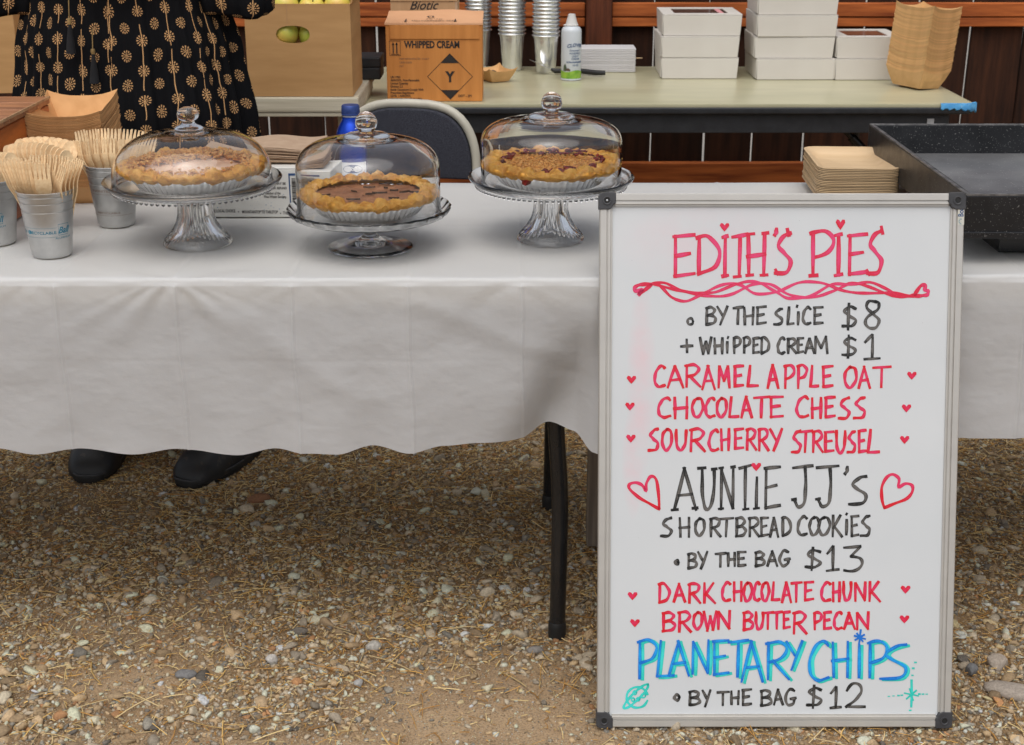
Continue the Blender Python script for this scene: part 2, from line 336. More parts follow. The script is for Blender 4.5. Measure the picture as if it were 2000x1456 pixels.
    wx = mth(nt, 'MULTIPLY_ADD', noise(nt, uv, 7, 2), .030, s3.outputs['X']); wy = mth(nt, 'MULTIPLY_ADD', noise(nt, coords(nt, (1.3, .8, 1), 'UV'), 9, 2), .034, s3.outputs['Y'])
    U = mth(nt, 'DIVIDE', wx, .0365); Vv = mth(nt, 'DIVIDE', wy, .064)
    ci = mth(nt, 'FLOOR', U); par = mth(nt, 'MODULO', mth(nt, 'ABSOLUTE', ci), 2.0)
    V2 = mth(nt, 'MULTIPLY_ADD', par, .5, Vv)
    lx = mth(nt, 'MULTIPLY', mth(nt, 'SUBTRACT', mth(nt, 'FRACT', U), .5), .0365); ly = mth(nt, 'MULTIPLY', mth(nt, 'SUBTRACT', mth(nt, 'FRACT', V2), .5), .064)
    r = mth(nt, 'SQRT', mth(nt, 'ADD', mth(nt, 'POWER', lx, 2), mth(nt, 'POWER', ly, 2))); th = mth(nt, 'ARCTAN2', ly, lx)
    def ring(r0, r1, n, ph, thr):
        a = mth(nt, 'GREATER_THAN', r, r0); b = mth(nt, 'LESS_THAN', r, r1)
        c = mth(nt, 'GREATER_THAN', mth(nt, 'COSINE', mth(nt, 'MULTIPLY_ADD', th, n, ph)), thr)
        return mth(nt, 'MULTIPLY', mth(nt, 'MULTIPLY', a, b), c)
    k = mth(nt, 'MAXIMUM', ring(.0012, .0026, 1, 0, -2), mth(nt, 'MAXIMUM', ring(.0033, .0065, 7, .4, .0), ring(.0079, .0128, 12, 0, .05)))
    wob = mth(nt, 'MULTIPLY', mth(nt, 'SINE', mth(nt, 'MULTIPLY', s3.outputs['Y'], 90)), .0006)
    ln = mth(nt, 'LESS_THAN', mth(nt, 'ABSOLUTE', mth(nt, 'ADD', lx, wob)), .0011)
    has = mth(nt, 'LESS_THAN', par, .5)
    ln = mth(nt, 'MULTIPLY', mth(nt, 'MULTIPLY', ln, has), mth(nt, 'GREATER_THAN', noise(nt, uv, 30, 2), .42))
    worn = ramp(nt, noise(nt, uv, 900, 2), [(.33, .25), (.5, 1)])
    ks = mth(nt, 'MULTIPLY', mth(nt, 'MAXIMUM', k, ln), worn)
    nt.links.new(mixc(nt, ks, (.0045,.0045,.0055), (.66,.38,.17)), bs.inputs['Base Color']); bs.inputs['Roughness'].default_value = .75
    bs.inputs['Specular IOR Level'].default_value = .12
    bump(nt, bs, noise(nt, coords(nt, (160, 160, 5)), 3, 3), .5, .0015); M['dress'] = m
    # whiteboard surface with a faint wiped pink ghost
    m, nt, bs = new_mat('whiteboard_enamel'); v = coords(nt); s3 = nt.nodes.new('ShaderNodeSeparateXYZ'); nt.links.new(v, s3.inputs[0])
    n1 = noise(nt, v, 16, 5, .6)
    def blob(cx, cz, rx, rz):
        a = mth(nt, 'POWER', mth(nt, 'DIVIDE', mth(nt, 'SUBTRACT', s3.outputs['X'], cx), rx), 2); b = mth(nt, 'POWER', mth(nt, 'DIVIDE', mth(nt, 'SUBTRACT', s3.outputs['Z'], cz), rz), 2)
        return ramp(nt, mth(nt, 'ADD', a, b), [(0, 1), (1, 0)])
    pk = mth(nt, 'MAXIMUM', mth(nt, 'MAXIMUM', blob(-.232, .60, .026, .17), blob(-.245, .46, .02, .10)), mth(nt, 'MULTIPLY', blob(-.12, .83, .17, .075), .55))
    pk = mth(nt, 'MULTIPLY', pk, ramp(nt, n1, [(.36, .1), (.64, .5)]))
    base = ramp(nt, noise(nt, v, 5, 3), [(.3, (.60,.625,.64)), (.7, (.635,.655,.665))])
    c1 = mixc(nt, mth(nt, 'MULTIPLY', pk, .85), base, (.80,.45,.50)); gb = ramp(nt, noise(nt, v, 210, 2), [(.755, 0), (.78, .6)]); c2 = mixc(nt, gb, c1, (.35,.35,.35))
    nt.links.new(c2, bs.inputs['Base Color']); bs.inputs['Roughness'].default_value = .2; bump(nt, bs, noise(nt, v, 160, 2), .03, .0005); M['board'] = m
    def ink(name, c_light, c_dark):
        m, nt, bs = new_mat(name); a = attr(nt); v = coords(nt)
        f = mth(nt, 'ADD', a.outputs['Fac'], mth(nt, 'MULTIPLY_ADD', noise(nt, v, 45, 4, .6), .8, -.40)); f = mth(nt, 'ADD', f, mth(nt, 'MULTIPLY_ADD', noise(nt, v, 420, 2), .9, -.45))
        nt.links.new(ramp(nt, f, [(.15, c_light), (.75, c_dark)]), bs.inputs['Base Color']); bs.inputs['Roughness'].default_value = .35; M[name] = m
    ink('ink_red', (.72,.03,.12), (.66,.006,.016)); ink('ink_pink', (.74,.05,.17), (.66,.012,.05)); ink('ink_black', (.13,.12,.11), (.008,.008,.008))
    ink('ink_blue', (.010,.34,.80), (.004,.16,.62)); ink('ink_teal', (.05,.68,.62), (.02,.55,.46))
build_materials()
for key_, dk_ in (('tray', .80), ('tray2', .84), ('napkin', .72), ('palm', .84), ('cutlery', .84)): vary(M[key_], dk_)
vary(M['fence'], .45)
# ------------------------------------------------------------------ text and handwriting
def text_geo(s, size=1.0, shear=0.0, fat=0.0, align='CENTER', sx=1.0, spacing=1.0):
    cu = bpy.data.curves.new('lettering_source', 'FONT'); cu.body = s; cu.size = size; cu.shear = shear; cu.offset = fat; cu.align_x = align; cu.resolution_u = 3; cu.space_character = spacing
    o = bpy.data.objects.new('lettering_source', cu); C.objects.link(o)
    dg = bpy.context.evaluated_depsgraph_get(); me = bpy.data.meshes.new_from_object(o.evaluated_get(dg))
    vs = [(v.co.x*sx, v.co.y) for v in me.vertices]; fs = [tuple(p.vertices) for p in me.polygons]
    bpy.data.meshes.remove(me); bpy.data.objects.remove(o); bpy.data.curves.remove(cu); return vs, fs
def catmull(pts, n=5):
    P = [pts[0]] + list(pts) + [pts[-1]]; out = []
    for i in range(1, len(P)-2):
        a, b, c, d = (np.array(P[i+k], float) for k in (-1, 0, 1, 2))
        for k in range(n):
            t = k/n; out.append(.5*((2*b)+(-a+c)*t+(2*a-5*b+4*c-d)*t*t+(-a+3*b-3*c+d)*t**3))
    out.append(np.array(P[-2], float)); return out
G = {   # strokes in a unit box, y down; 'c' = curved, 'l' = straight
 'A': ['l 0,1 .48,0', 'l .44,.0 1,1', 'l .2,.66 .82,.62'],
 'B': ['l .1,.02 .08,1', 'c 0,.06 .5,0 .88,.14 .72,.36 .14,.5', 'c .14,.48 .72,.5 1,.7 .74,.92 0,1'],
 'C': ['c .98,.12 .72,.0 .3,.16 .03,.55 .14,.88 .5,1 1,.92'],
 'D': ['l .12,.02 .1,1', 'c 0,.04 .5,.0 .98,.38 .8,.8 .06,1'],
 'E': ['l .1,.02 .08,1', 'l 0,.04 1,0', 'l .08,.5 .78,.44', 'l .04,.98 1,.92'],
 'G': ['c .86,.1 .4,.02 .04,.55 .3,.98 .78,.86 .84,.58', 'l .5,.6 1,.54'],
 'H': ['l .06,.02 .1,1', 'l .94,0 .9,1', 'l 0,.54 .98,.48'],
 'I': ['l .55,.02 .45,1'],
 'Ib': ['l .52,.02 .48,1', 'l .1,.03 .9,.0', 'l .06,1 .95,.97'],
 'J': ['l 0,.05 1,0', 'c .62,.03 .64,.5 .55,.88 .25,.96 .05,.78'],
 'K': ['l .08,0 .06,.98', 'l .86,0 .1,.6', 'l .2,.5 1,1'],
 'L': ['l .25,0 .02,.98', 'l .0,.97 1,.94'],
 'M': ['l .06,.02 .0,1', 'l .06,.04 .5,.7', 'l .5,.7 .86,.02', 'l .86,.02 1,1'],
 'N': ['l .06,.05 .04,1', 'l .06,.05 .92,.98', 'l .96,0 .9,.96'],
 'O': ['c .5,.02 .14,.2 .0,.58 .25,.97 .62,.95 .98,.55 .85,.1 .45,.03'],
 'P': ['l .12,.03 .1,1', 'c 0,.06 .6,.0 1,.2 .75,.48 .12,.6'],
 'R': ['l .12,.02 .08,1', 'c .0,.06 .55,.0 .9,.16 .7,.42 .14,.55', 'l .3,.5 1,1'],
 'S': ['c .92,.02 .55,.08 .2,.3 .5,.48 .9,.68 .7,.95 .0,.98'],
 'T': ['l .5,.04 .45,1', 'l .0,.07 1,.0'],
 'U': ['c .06,.0 .06,.55 .25,.94 .6,.96 .9,.6 .95,.02'],
 'W': ['l 0,.02 .28,1', 'l .28,1 .52,.25', 'l .52,.25 .74,.96', 'l .74,.96 1,.0'],
 'Y': ['l 0,.02 .5,.5', 'l 1,0 .3,1'],
 '8': ['c .75,.06 .3,.02 .1,.22 .45,.45 .9,.68 .78,.94 .35,1 .02,.8 .25,.55 .8,.35 .92,.12 .7,.03'],
 '1': ['l .05,.3 .52,.0', 'l .55,.0 .5,.95', 'l .0,.99 1,.94'],
 '2': ['c .05,.3 .35,.0 .75,.08 .78,.4 .4,.75 .0,.97', 'l .0,.96 1,.96'],
 '3': ['l .05,.08 .9,.02', 'l .88,.04 .4,.42', 'c .4,.42 .85,.48 .98,.72 .6,.98 .05,.96'],
 '$': ['c .9,.2 .5,.12 .15,.3 .5,.48 .9,.66 .6,.86 .0,.86', 'l .45,.0 .38,1'],
 '+': ['l 0,.55 1,.5', 'l .5,.0 .52,1'],
 "'": ['c .9,.0 .75,.6 .1,1'],
}
SERIF_J = G['J']
def parse(st):
    k, *ps = st.split(); pts = [tuple(float(q) for q in p.split(',')) for p in ps]
    return catmull(pts, 5) if k == 'c' else [np.array(pts[0])*(1-t)+np.array(pts[-1])*t for t in np.linspace(0, 1, 4)]
class Ink:
    """marker strokes laid as a thin film of ink on the board's face"""
    def __init__(s, w=7): s.mb = MB(); s.w = w; s.k = 0
    def stroke(s, pts, w=None, jit=.6):
        w = w or s.w; pts = [np.array(p, float) for p in pts]; n = len(pts); s.k += 1; L, R, A = [], [], []
        ph = random.uniform(0, 6)
        for i, p in enumerate(pts):
            t = pts[min(i+1, n-1)]-pts[max(i-1, 0)]; t = t/(np.linalg.norm(t)+1e-9); q = np.array((-t[1], t[0]))
            if i == 0: p = p - t*w*.3
            if i == n-1: p = p + t*w*.3
            p = p + q*math.sin(ph+i*1.1)*jit*.5
            hw = w*.5*(1+.16*math.sin(ph*2+i*.9))*(1 if 0 < i < n-1 else .82)
            L.append(p+q*hw); R.append(p-q*hw); e = min(i, n-1-i)/max(1, (n-1)/2); A.append(max(0.02, min(1, .95-1.0*e + random.uniform(-.1, .1))))
        lift = .00035 + .00003*(s.k % 9)
        vs = []; vals = []
        for a, b, c in zip(L, R, A):
            m = (a+b)/2
            for q, dv in ((a, .28), (m, -.22), (b, .28)): vs.append(board_pt(q[0], q[1], lift)); vals.append(max(.01, c+dv))
        fs = []
        for i in range(n-1):
            for j in (0, 1): fs.append((i*3+j, i*3+j+1, (i+1)*3+j+1, (i+1)*3+j))
        s.mb.add(vs, fs, vals)
    def glyph(s, ch, x0, x1, y0, y1, w=None):
        m_ = (w or s.w)*.30; x0 += m_; x1 -= m_; y0 += m_*.6; y1 -= m_*.6
        for st in G[ch]: s.stroke([(x0+p[0]*(x1-x0), y0+p[1]*(y1-y0)) for p in parse(st)], w)
    def heart(s, cx, cy, w, h):
        out = [(-.5,-.22),(-.36,-.5),(-.12,-.44),(0,-.2),(.2,-.48),(.46,-.46),(.5,-.18),(.3,.12),(0,.5),(-.25,.2)]
        vs = [board_pt(cx, cy, .0006)]+[board_pt(cx+x*w, cy+y*h, .0006) for x, y in out]; n = len(out)
        s.mb.add(vs, [(0, 1+(i+1) % n, 1+i) for i in range(n)], [.3]+[random.uniform(.3, 1) for _ in out])
    def done(s, name, mat_, parent, label=None):
        me = s.mb.mesh(name, mat_); o = ob(name, me, parent)
        if label: o['label'] = label
        return o

# ------------------------------------------------------------------ the whiteboard
BY, LEAN, BX = 2.05, .2678, .451
board_M = Matrix.Translation((BX, BY, .004)) @ Matrix.Rotation(-LEAN, 4, 'X')
board_I = board_M.inverted()
def board_pt(px, py, lift=0):
    o = board_I @ Vector((0, 0, CAM_H)); d = (board_I.to_3x3() @ (at(px, py, y=1.0) - Vector((0, 0, CAM_H))))
    t = (0-o.y)/d.y; q = o + d*t; return (q.x, -lift, q.z)
def build_board():
    b = thing('whiteboard', 'white dry erase menu board with red, black and blue handwriting leaning on the table', 'whiteboard')
    b.matrix_world = board_M
    W, H = .305, .914
    ob('writing_surface', MB().box(-W+.016, W-.016, 0, .006, .016, H-.016).mesh('writing_surface', M['board']), b)
    def rail(length):
        m = MB(); prof = [(-.0075, .0), (-.0075, .0115), (-.005, .0130), (-.0045, .0145), (-.0065, .0150), (-.0065, .0190), (-.0020, .0215), (.0, .0215)]
        # (y, distance from the outer edge)
        pr = [(.011, 0)] + prof + [(.011, .0215)]
        return pr
    pr = [(.0115, .0006), (-.006, .0006), (-.0075, .0022), (-.0075, .0118), (-.0045, .0124), (-.0045, .0142), (-.0068, .0146), (-.0068, .0186), (-.0030, .0196), (-.0030, .0222), (.0030, .0222)]
    def railmesh(side):
        m = MB(); n = len(pr)
        if side in 'LR':
            sg = -1 if side == 'L' else 1; z0, z1 = .026, H-.026
            vs = [(sg*(W-d), y, z) for z in (z0, z1) for y, d in pr]
        else:
            z = (lambda d: d) if side == 'B' else (lambda d: H-d); vs = [(x, y, z(d)) for x in (-W+.026, W-.026) for y, d in pr]
        fs = [(i, (i+1) % n, n+(i+1) % n, n+i) for i in range(n)] + [tuple(range(n)), tuple(range(n, 2*n))]
        m.add(vs, fs); return m.mesh('frame_rail', M['frame_alu'], recalc=True)
    for sd in 'LRTB': ob('frame_rail', railmesh(sd), b)
    for sx in (-1, 1):
        for sz in (0, 1):
            X = lambda u: sx*(W-u); Z = lambda v: v if sz == 0 else H-v
            q = [(-.0012,.009),(-.0008,.004),(.0018,.0008),(.006,-.001),(.0275,-.001),(.0275,.017),(.0235,.0195),(.0215,.024),(.0165,.0275),(-.0012,.0275)]
            vs = [(X(u), -.0095, Z(v)) for u, v in q] + [(X(u), .0125, Z(v)) for u, v in q]; n = len(q)
            fs = [tuple(range(n)), tuple(reversed(range(n, 2*n)))]+[(i, (i+1) % n, n+(i+1) % n, n+i) for i in range(n)]
            c = ob('corner_cap', MB().add(vs, fs).mesh('corner_cap', M['cap'], recalc=True, bevel=.0012), b)
            ring = MB().lathe([(.0070, -.0095), (.0074, -.0108), (.0060, -.0112), (.0046, -.0104), (.0044, -.0095)], 24).mesh('screw_ring', M['cap'], 50)
            hole = MB().lathe([(0, -.0099), (.0046, -.0099), (.0046, -.0096), (0, -.0096)], 20).mesh('screw_hole', M['hole'])
            for nm, me in (('screw_ring', ring), ('screw_hole', hole)):
                o = ob(nm, me, c, (X(.0125), 0, Z(.0125)), None); o.rotation_euler = (PI/2, 0, 0); o.scale = (1, 1, -1) if 0 else (1, 1, 1)
                me.transform(Matrix.Scale(-1, 4, (0, 0, 1)))
            if sz == 1 and sx == -1:
                s_ = ob('screw', MB().lathe([(0, .0118), (.0016, .0114), (.0018, .0104), (0, .0104)], 12).mesh('screw', M['screw'], 40), c, (X(.0125), 0, Z(.0125))); s_.rotation_euler = (PI/2, 0, 0)
    # brand sticker on the right rail
    p0 = Vector(board_pt(1869, 406)); p1 = Vector(board_pt(1878, 440))
    st = ob('sticker', MB().box(W-.0118, W-.0010, -.0081, -.0076, p1.z, p0.z).mesh('sticker', mat('cream_sticker', (.60,.59,.52), (.56,.55,.48), 20, rough=.4)), b)
    vs, fs = text_geo('Board', .0125, align='LEFT', fat=.0003)
    ob('sticker_lettering', MB().add([(W-.0025-.0+(-y), -.0083, p1.z+.0135+x*.8) for x, y in vs], fs).mesh('sticker_lettering', M['print_blue']), st)
    mb = MB()
    for k in range(9):
        a0 = .9+k*.42; mb.add([(W-.0062+.0046*math.cos(a)*r, -.0083-.00002*k, p1.z+.0060+.0055*math.sin(a)*r) for a, r in ((a0, .55), (a0+.42, .55), (a0+.62, 1.15))], [(0, 1, 2)])
    ob('sticker_emblem', mb.mesh('sticker_emblem', M['print_teal']), st)

    K = 720/2000
    def word(ink, origin, items, w=None):
        for ch, x0, x1, y0, y1 in items: ink.glyph(ch, origin[0]+x0*K, origin[0]+x1*K, origin[1]+y0*K, origin[1]+y1*K, w)
    A, B_, C_ = (1160, 360), (1160, 700), (1160, 1050)
    def pt(o, x, y): return (o[0]+x*K, o[1]+y*K)
    # title
    t = Ink(8.0)
    word(t, A, [('E',425,552,272,508),('D',550,690,280,492),('Ib',688,735,278,505),('T',745,840,268,503),('H',824,938,268,500),("'",972,998,238,282),('S',975,1082,258,492),('P',1168,1308,250,500),('Ib',1298,1355,268,500),('E',1372,1488,268,497),('S',1475,1574,246,494)])
    for x, y in ((1055,262),(1565,250)): t.stroke([pt(A, x-6, y-18), pt(A, x+2, y+18)])     # top serif of each S
    for x, y in ((985,465),(1480,468)): t.stroke([pt(A, x, y), pt(A, x+14, y+24)])
    for x0, x1, y in ((760,795,503),(828,862,495),(905,940,495),(1170,1212,498),(838,868,272),(915,945,268)): t.stroke([pt(A, x0, y), pt(A, x1, y-3)])
    t.done('title_lettering', M['ink_pink'], b, "red title reading EDITH'S PIES")
    def heart(o_, x, y, w, hh):
        h = Ink(); h.heart(*pt(o_, x, y), w*K, hh*K); h.done('heart_drawing', M['ink_red'], b)
    for x, y, w, hh in ((708,234,52,46),(1337,220,52,58)): heart(A, x, y, w, hh)
    for x, y in ((203,117),(195,262),(200,436),(1724,95),(1695,272),(1685,443)): heart(B_, x, y, 52, 44)
    for x, y in ((209,318),(222,465),(1690,283),(1684,444)): heart(C_, x, y, 54, 44)
    heart(B_, 880, 590, 54, 46)
    br = Ink(5.6)
    def curve(o, pts, w=None, ink=None, n=6): (ink or br).stroke(catmull([pt(o, *p) for p in pts], n), w, .3)
    curve(A, [(300,545),(380,535),(480,580),(620,607),(740,600),(860,545),(960,545),(1060,600),(1180,615),(1300,580),(1400,537),(1500,560),(1620,605),(1720,610)])
    curve(A, [(290,550),(350,545),(420,612),(500,635),(600,590),(700,545),(790,545),(880,595),(1000,582),(1110,535),(1230,535),(1360,580),(1480,592),(1620,590),(1730,610)])
    curve(A, [(320,540),(430,570),(560,590),(660,585),(780,540),(880,530),(980,580),(1060,620),(1180,605),(1290,545),(1400,545),(1500,533),(1600,575),(1660,612),(1740,600)])
    curve(A, [(310,542),(255,545),(222,560),(225,580),(262,572),(240,600),(262,585),(310,548)], 7)
    curve(A, [(1740,600),(1770,555),(1798,548),(1795,575),(1812,580),(1808,600),(1770,606),(1730,608)], 7)
    br.done('braid_drawing', M['ink_pink'], b, 'pink braided line ending in hearts')
    # prices
    k = Ink(5.8)
    word(k, A, [('B',603,665,665,765),('Y',665,728,660,765),('T',752,815,664,762),('H',808,872,665,765),('E',878,938,662,762),('S',972,1030,672,765),('L',1045,1088,665,765),('I',1098,1118,690,765),('C',1128,1180,665,762),('E',1188,1246,664,762),('$',1342,1434,645,792),('8',1465,1558,628,785)])
    k.done('price_lettering', M['ink_black'], b, 'black line reading BY THE SLICE $8'); k = Ink(5.8)
    word(k, A, [('+',467,540,840,915),('W',570,642,828,925),('H',647,705,832,922),('I',712,735,852,918),('P',752,800,828,920),('P',806,852,828,918),('E',858,900,832,920),('D',900,955,830,922),('C',992,1040,830,922),('R',1045,1102,835,920),('E',1100,1140,832,918),('A',1142,1200,835,920),('M',1195,1272,822,920),('$',1342,1432,818,945),('1',1462,1555,815,955)])
    for x, y in ((728,832),): k.stroke([pt(A, x, y-4), pt(A, x-3, y+5)], 5)
    k.done('price_lettering', M['ink_black'], b, 'black line reading + WHIPPED CREAM $1'); k = Ink(5.8); k.stroke([pt(A, 1103, 658), pt(A, 1100, 667)], 5); k.stroke(catmull([pt(A, 523+15*math.cos(q), 745+17*math.sin(q)) for q in np.linspace(0, 6.3, 9)], 3), 5)
    k.done('bullet_mark', M['ink_black'], b, 'small black ring before BY THE SLICE')
    r = Ink(6.1)
    word(r, B_, [('C',323,390,38,158),('A',395,490,40,162),('R',490,582,32,158),('A',583,660,38,172),('M',672,740,38,162),('E',755,815,38,158),('L',828,895,38,158),('A',938,1005,33,165),('P',1028,1092,35,165),('P',1098,1160,35,165),('L',1168,1222,38,160),('E',1235,1300,40,160),('O',1355,1430,42,162),('A',1432,1503,42,165),('T',1510,1615,42,160)])
    r.done('pie_lettering', M['ink_red'], b, 'red line reading CARAMEL APPLE OAT'); r = Ink(6.1)
    word(r, B_, [('C',343,420,212,324),('H',428,515,208,330),('O',528,598,212,322),('C',600,660,212,322),('O',662,725,212,322),('L',728,790,208,325),('A',795,862,205,325),('T',864,958,205,325),('E',950,1030,205,325),('C',1093,1168,205,322),('H',1175,1240,212,328),('E',1248,1312,208,324),('S',1322,1395,210,332),('S',1404,1480,208,330)])
    r.done('pie_lettering', M['ink_red'], b, 'red line reading CHOCOLATE CHESS'); r = Ink(6.1)
    word(r, B_, [('S',290,358,378,505),('O',365,428,380,502),('U',438,508,385,502),('R',515,607,380,508),('C',618,680,385,504),('H',683,740,380,502),('E',757,815,380,496),('R',822,885,380,500),('R',887,952,380,504),('Y',950,1025,380,505),('S',1068,1130,388,515),('T',1108,1190,390,512),('R',1180,1247,392,512),('E',1247,1305,395,512),('U',1308,1370,390,518),('S',1370,1425,392,515),('E',1430,1480,388,515),('L',1480,1552,385,518)])
    r.done('pie_lettering', M['ink_red'], b, 'red line reading SOUR CHERRY STREUSEL')
    a = Ink(6.6)
    word(a, B_, [('A',430,560,592,826),('U',578,662,596,825),('N',682,765,590,823),('T',783,862,577,822),('I',865,900,640,818),('E',920,1015,586,820),('J',1075,1192,580,818),('J',1203,1332,580,816),("'",1354,1382,586,632),('S',1378,1492,634,798)])
    for x0, x1, y in ((422,455,824),(535,562,814),(565,605,598),(640,665,602),(678,700,818),(680,700,596),(745,765,592),(810,838,820),(868,895,816),(1075,1096,768),(1205,1226,765)): a.stroke([pt(B_, x0, y), pt(B_, x1, y-3)], 6.5)
    a.done('cookie_title_lettering', M['ink_black'], b, "black title reading AUNTIE JJ's")
    s_ = Ink(5.8)
    word(s_, B_, [('S',358,430,862,970),('H',458,525,862,972),('O',545,605,865,965),('R',625,692,865,970),('T',680,760,864,970),('B',765,828,862,970),('R',835,902,862,970),('E',900,950,862,968),('A',950,1005,862,972),('D',1015,1073,862,967),('C',1100,1160,855,962),('O',1165,1228,858,962),('O',1215,1285,858,962),('K',1288,1350,850,972),('I',1358,1382,872,960),('E',1390,1440,852,970),('S',1442,1505,850,968)])
    s_.stroke([pt(B_, 1372, 842), pt(B_, 1368, 848)], 5)
    s_.done('cookie_lettering', M['ink_black'], b, 'black line reading SHORTBREAD COOKIES'); s_ = Ink(5.8)
    word(s_, C_, [('B',505,562,85,170),('Y',560,620,75,172),('T',655,720,82,162),('H',720,772,80,158),('E',775,828,75,158),('B',870,930,76,158),('A',937,1000,72,158),('G',1000,1068,68,158),('$',1142,1242,52,180),('1',1258,1333,45,185),('3',1347,1462,42,187)])
    for o_, x, y, rr in ((C_,450,135,9),(C_,450,868,13)):
        s_.stroke(catmull([pt(o_, x+rr*math.cos(q), y+rr*1.1*math.sin(q)) for q in np.linspace(0, 6.3, 9)], 3), 6)
    s_.done('cookie_lettering', M['ink_black'], b, 'black line reading BY THE BAG $13')
    d = Ink(6.0)
    word(d, C_, [('D',345,415,248,358),('A',428,500,248,352),('R',507,582,247,358),('K',590,662,245,360),('C',690,745,240,347),('H',752,808,238,348),('O',808,862,240,348),('C',862,905,240,345),('O',905,955,240,347),('L',960,1012,240,345),('A',1015,1075,240,355),('T',1066,1132,240,352),('E',1137,1195,238,345),('C',1228,1288,240,347),('H',1290,1340,240,350),('U',1347,1402,237,345),('N',1410,1480,240,347),('K',1487,1558,238,350)])
    d.done('cookie_flavour_lettering', M['ink_red'], b, 'red line reading DARK CHOCOLATE CHUNK'); d = Ink(6.0)
    word(d, C_, [('B',367,445,404,512),('R',452,532,400,515),('O',535,592,402,500),('W',592,668,397,510),('N',667,745,395,500),('B',805,868,402,505),('U',872,925,402,502),('T',912,978,402,500),('T',962,1025,400,498),('E',1022,1068,400,496),('R',1075,1158,402,525),('P',1188,1240,404,502),('E',1242,1292,402,500),('C',1297,1350,402,500),('A',1352,1420,405,500),('N',1420,1497,402,502)])
    d.done('cookie_flavour_lettering', M['ink_red'], b, 'red line reading BROWN BUTTER PECAN')
    chips = [('P',232,345,552,768),('L',335,438,558,762),('A',402,520,558,752),('N',527,630,554,742),('E',640,735,554,750),('T',725,842,553,758),('A',795,920,558,785),('R',928,1062,562,772),('Y',1040,1135,558,720),('C',1160,1278,558,778),('H',1285,1388,562,760),('I',1424,1452,575,762),('P',1480,1595,558,762),('S',1547,1712,573,772)]
    e1 = Ink(7.5); word(e1, C_, [(c, x0+15, x1+15, y0+7, y1+6) for c, x0, x1, y0, y1 in chips])
    e1.done('chips_shadow_lettering', M['ink_teal'], b, 'teal echo of the PLANETARY CHIPS letters')
    e2 = Ink(5.8); e2.k = 0
    word(e2, C_, chips)
    for q in range(8):
        an = q*PI/4+.2; e2.stroke([pt(C_, 1442, 542), pt(C_, 1442+30*math.cos(an), 542+(42 if q % 2 == 0 else 26)*math.sin(an))], 4)
    e2.mb.v = [(x, y-.0007, z) for x, y, z in e2.mb.v]
    e2.done('chips_lettering', M['ink_blue'], b, 'blue line reading PLANETARY CHIPS with a star over the letter I')
    f = Ink(5.6); word(f, C_, [('B',512,580,832,912),('Y',585,637,826,920),('T',665,737,834,912),('H',738,792,830,908),('E',800,858,822,912),('B',900,968,827,915),('A',972,1030,822,910),('G',1032,1100,820,914),('$',1150,1247,800,928),('1',1278,1345,808,930),('2',1362,1475,790,926)])
    f.done('chips_price_lettering', M['ink_black'], b, 'black line reading BY THE BAG $12')
    g = Ink(4.6)
    curve(C_, [(235+58*math.cos(q), 868+56*math.sin(q)) for q in np.linspace(.3, 6.0, 14)], None, g, 3)
    ring = []
    for q in np.linspace(0, 6.3, 16):
        u, v = 92*math.cos(q), 20*math.sin(q); an = -.78; ring.append((228+u*math.cos(an)-v*math.sin(an), 862+u*math.sin(an)+v*math.cos(an)))
    curve(C_, ring, None, g, 3)
    for x, y, rr in ((222,842,10),(212,880,9),(240,878,9),(268,858,12)): curve(C_, [(x+rr*math.cos(q), y+rr*math.sin(q)) for q in np.linspace(0, 6.3, 8)], 3, g, 2)
    g.done('planet_drawing', M['ink_teal'], b, 'teal drawing of a ringed planet')
    u = Ink(5)
    u.stroke([pt(C_, 1722, 775), pt(C_, 1724, 850), pt(C_, 1722, 918)], 6)
    for q in range(6): an = q*PI/3+.25; u.stroke([pt(C_, 1722, 852), pt(C_, 1722+38*math.cos(an), 852+32*math.sin(an))], 4)
    for x, y, w in ((1600,862,3),(1625,860,3),(1652,858,4),(1670,856,4),(1765,850,4),(1785,850,4),(1805,850,3),(1728,748,3),(1732,710,4),(1744,678,4),(1716,938,4)): u.stroke([pt(C_, x-4, y), pt(C_, x+4, y)], w, 0)
    u.done('star_drawing', M['ink_teal'], b, 'teal twinkling star with dots')
    for pts in ([(355,818),(300,788),(240,752),(196,712),(192,685),(230,675),(262,690),(282,720),(284,680),(308,642),(336,655),(350,730),(354,818)],
                [(1575,812),(1562,760),(1562,700),(1585,650),(1622,630),(1655,655),(1652,700),(1690,680),(1725,690),(1728,720),(1700,760),(1640,785),(1575,812)]):
        o = Ink(6); curve(B_, pts, None, o, 4); o.done('heart_outline', M['ink_red'], b, 'large outlined red heart beside the cookie title')
build_board()
# ------------------------------------------------------------------ the ground
def mesh_np(name, V, F, col=None, mat_=None, smooth=False):
    me = bpy.data.meshes.new(name); nv, nf, k = len(V), len(F), F.shape[1]
    me.vertices.add(nv); me.vertices.foreach_set('co', V.astype(np.float32).ravel())
    me.loops.add(nf*k); me.loops.foreach_set('vertex_index', F.astype(np.int32).ravel())
    me.polygons.add(nf); me.polygons.foreach_set('loop_start', np.arange(0, nf*k, k, dtype=np.int32))
    if smooth: me.polygons.foreach_set('use_smooth', np.ones(nf, bool))
    if col is not None:
        a = me.attributes.new('Col', 'FLOAT_COLOR', 'POINT'); c = np.ones((nv, 4), np.float32); c[:, :3] = col; a.data.foreach_set('color', c.ravel())
    me.update(calc_edges=True); me.validate()
    if mat_: me.materials.append(mat_)
    return me
def relief(x, y):
    n = fbm(x*2.1, y*2.1, 3, 5)*.006 + fbm(x*14, y*14, 4, 9)*.0035
    return n*sm(5.3, 4.9, y)*sm(9, 5, np.abs(x))
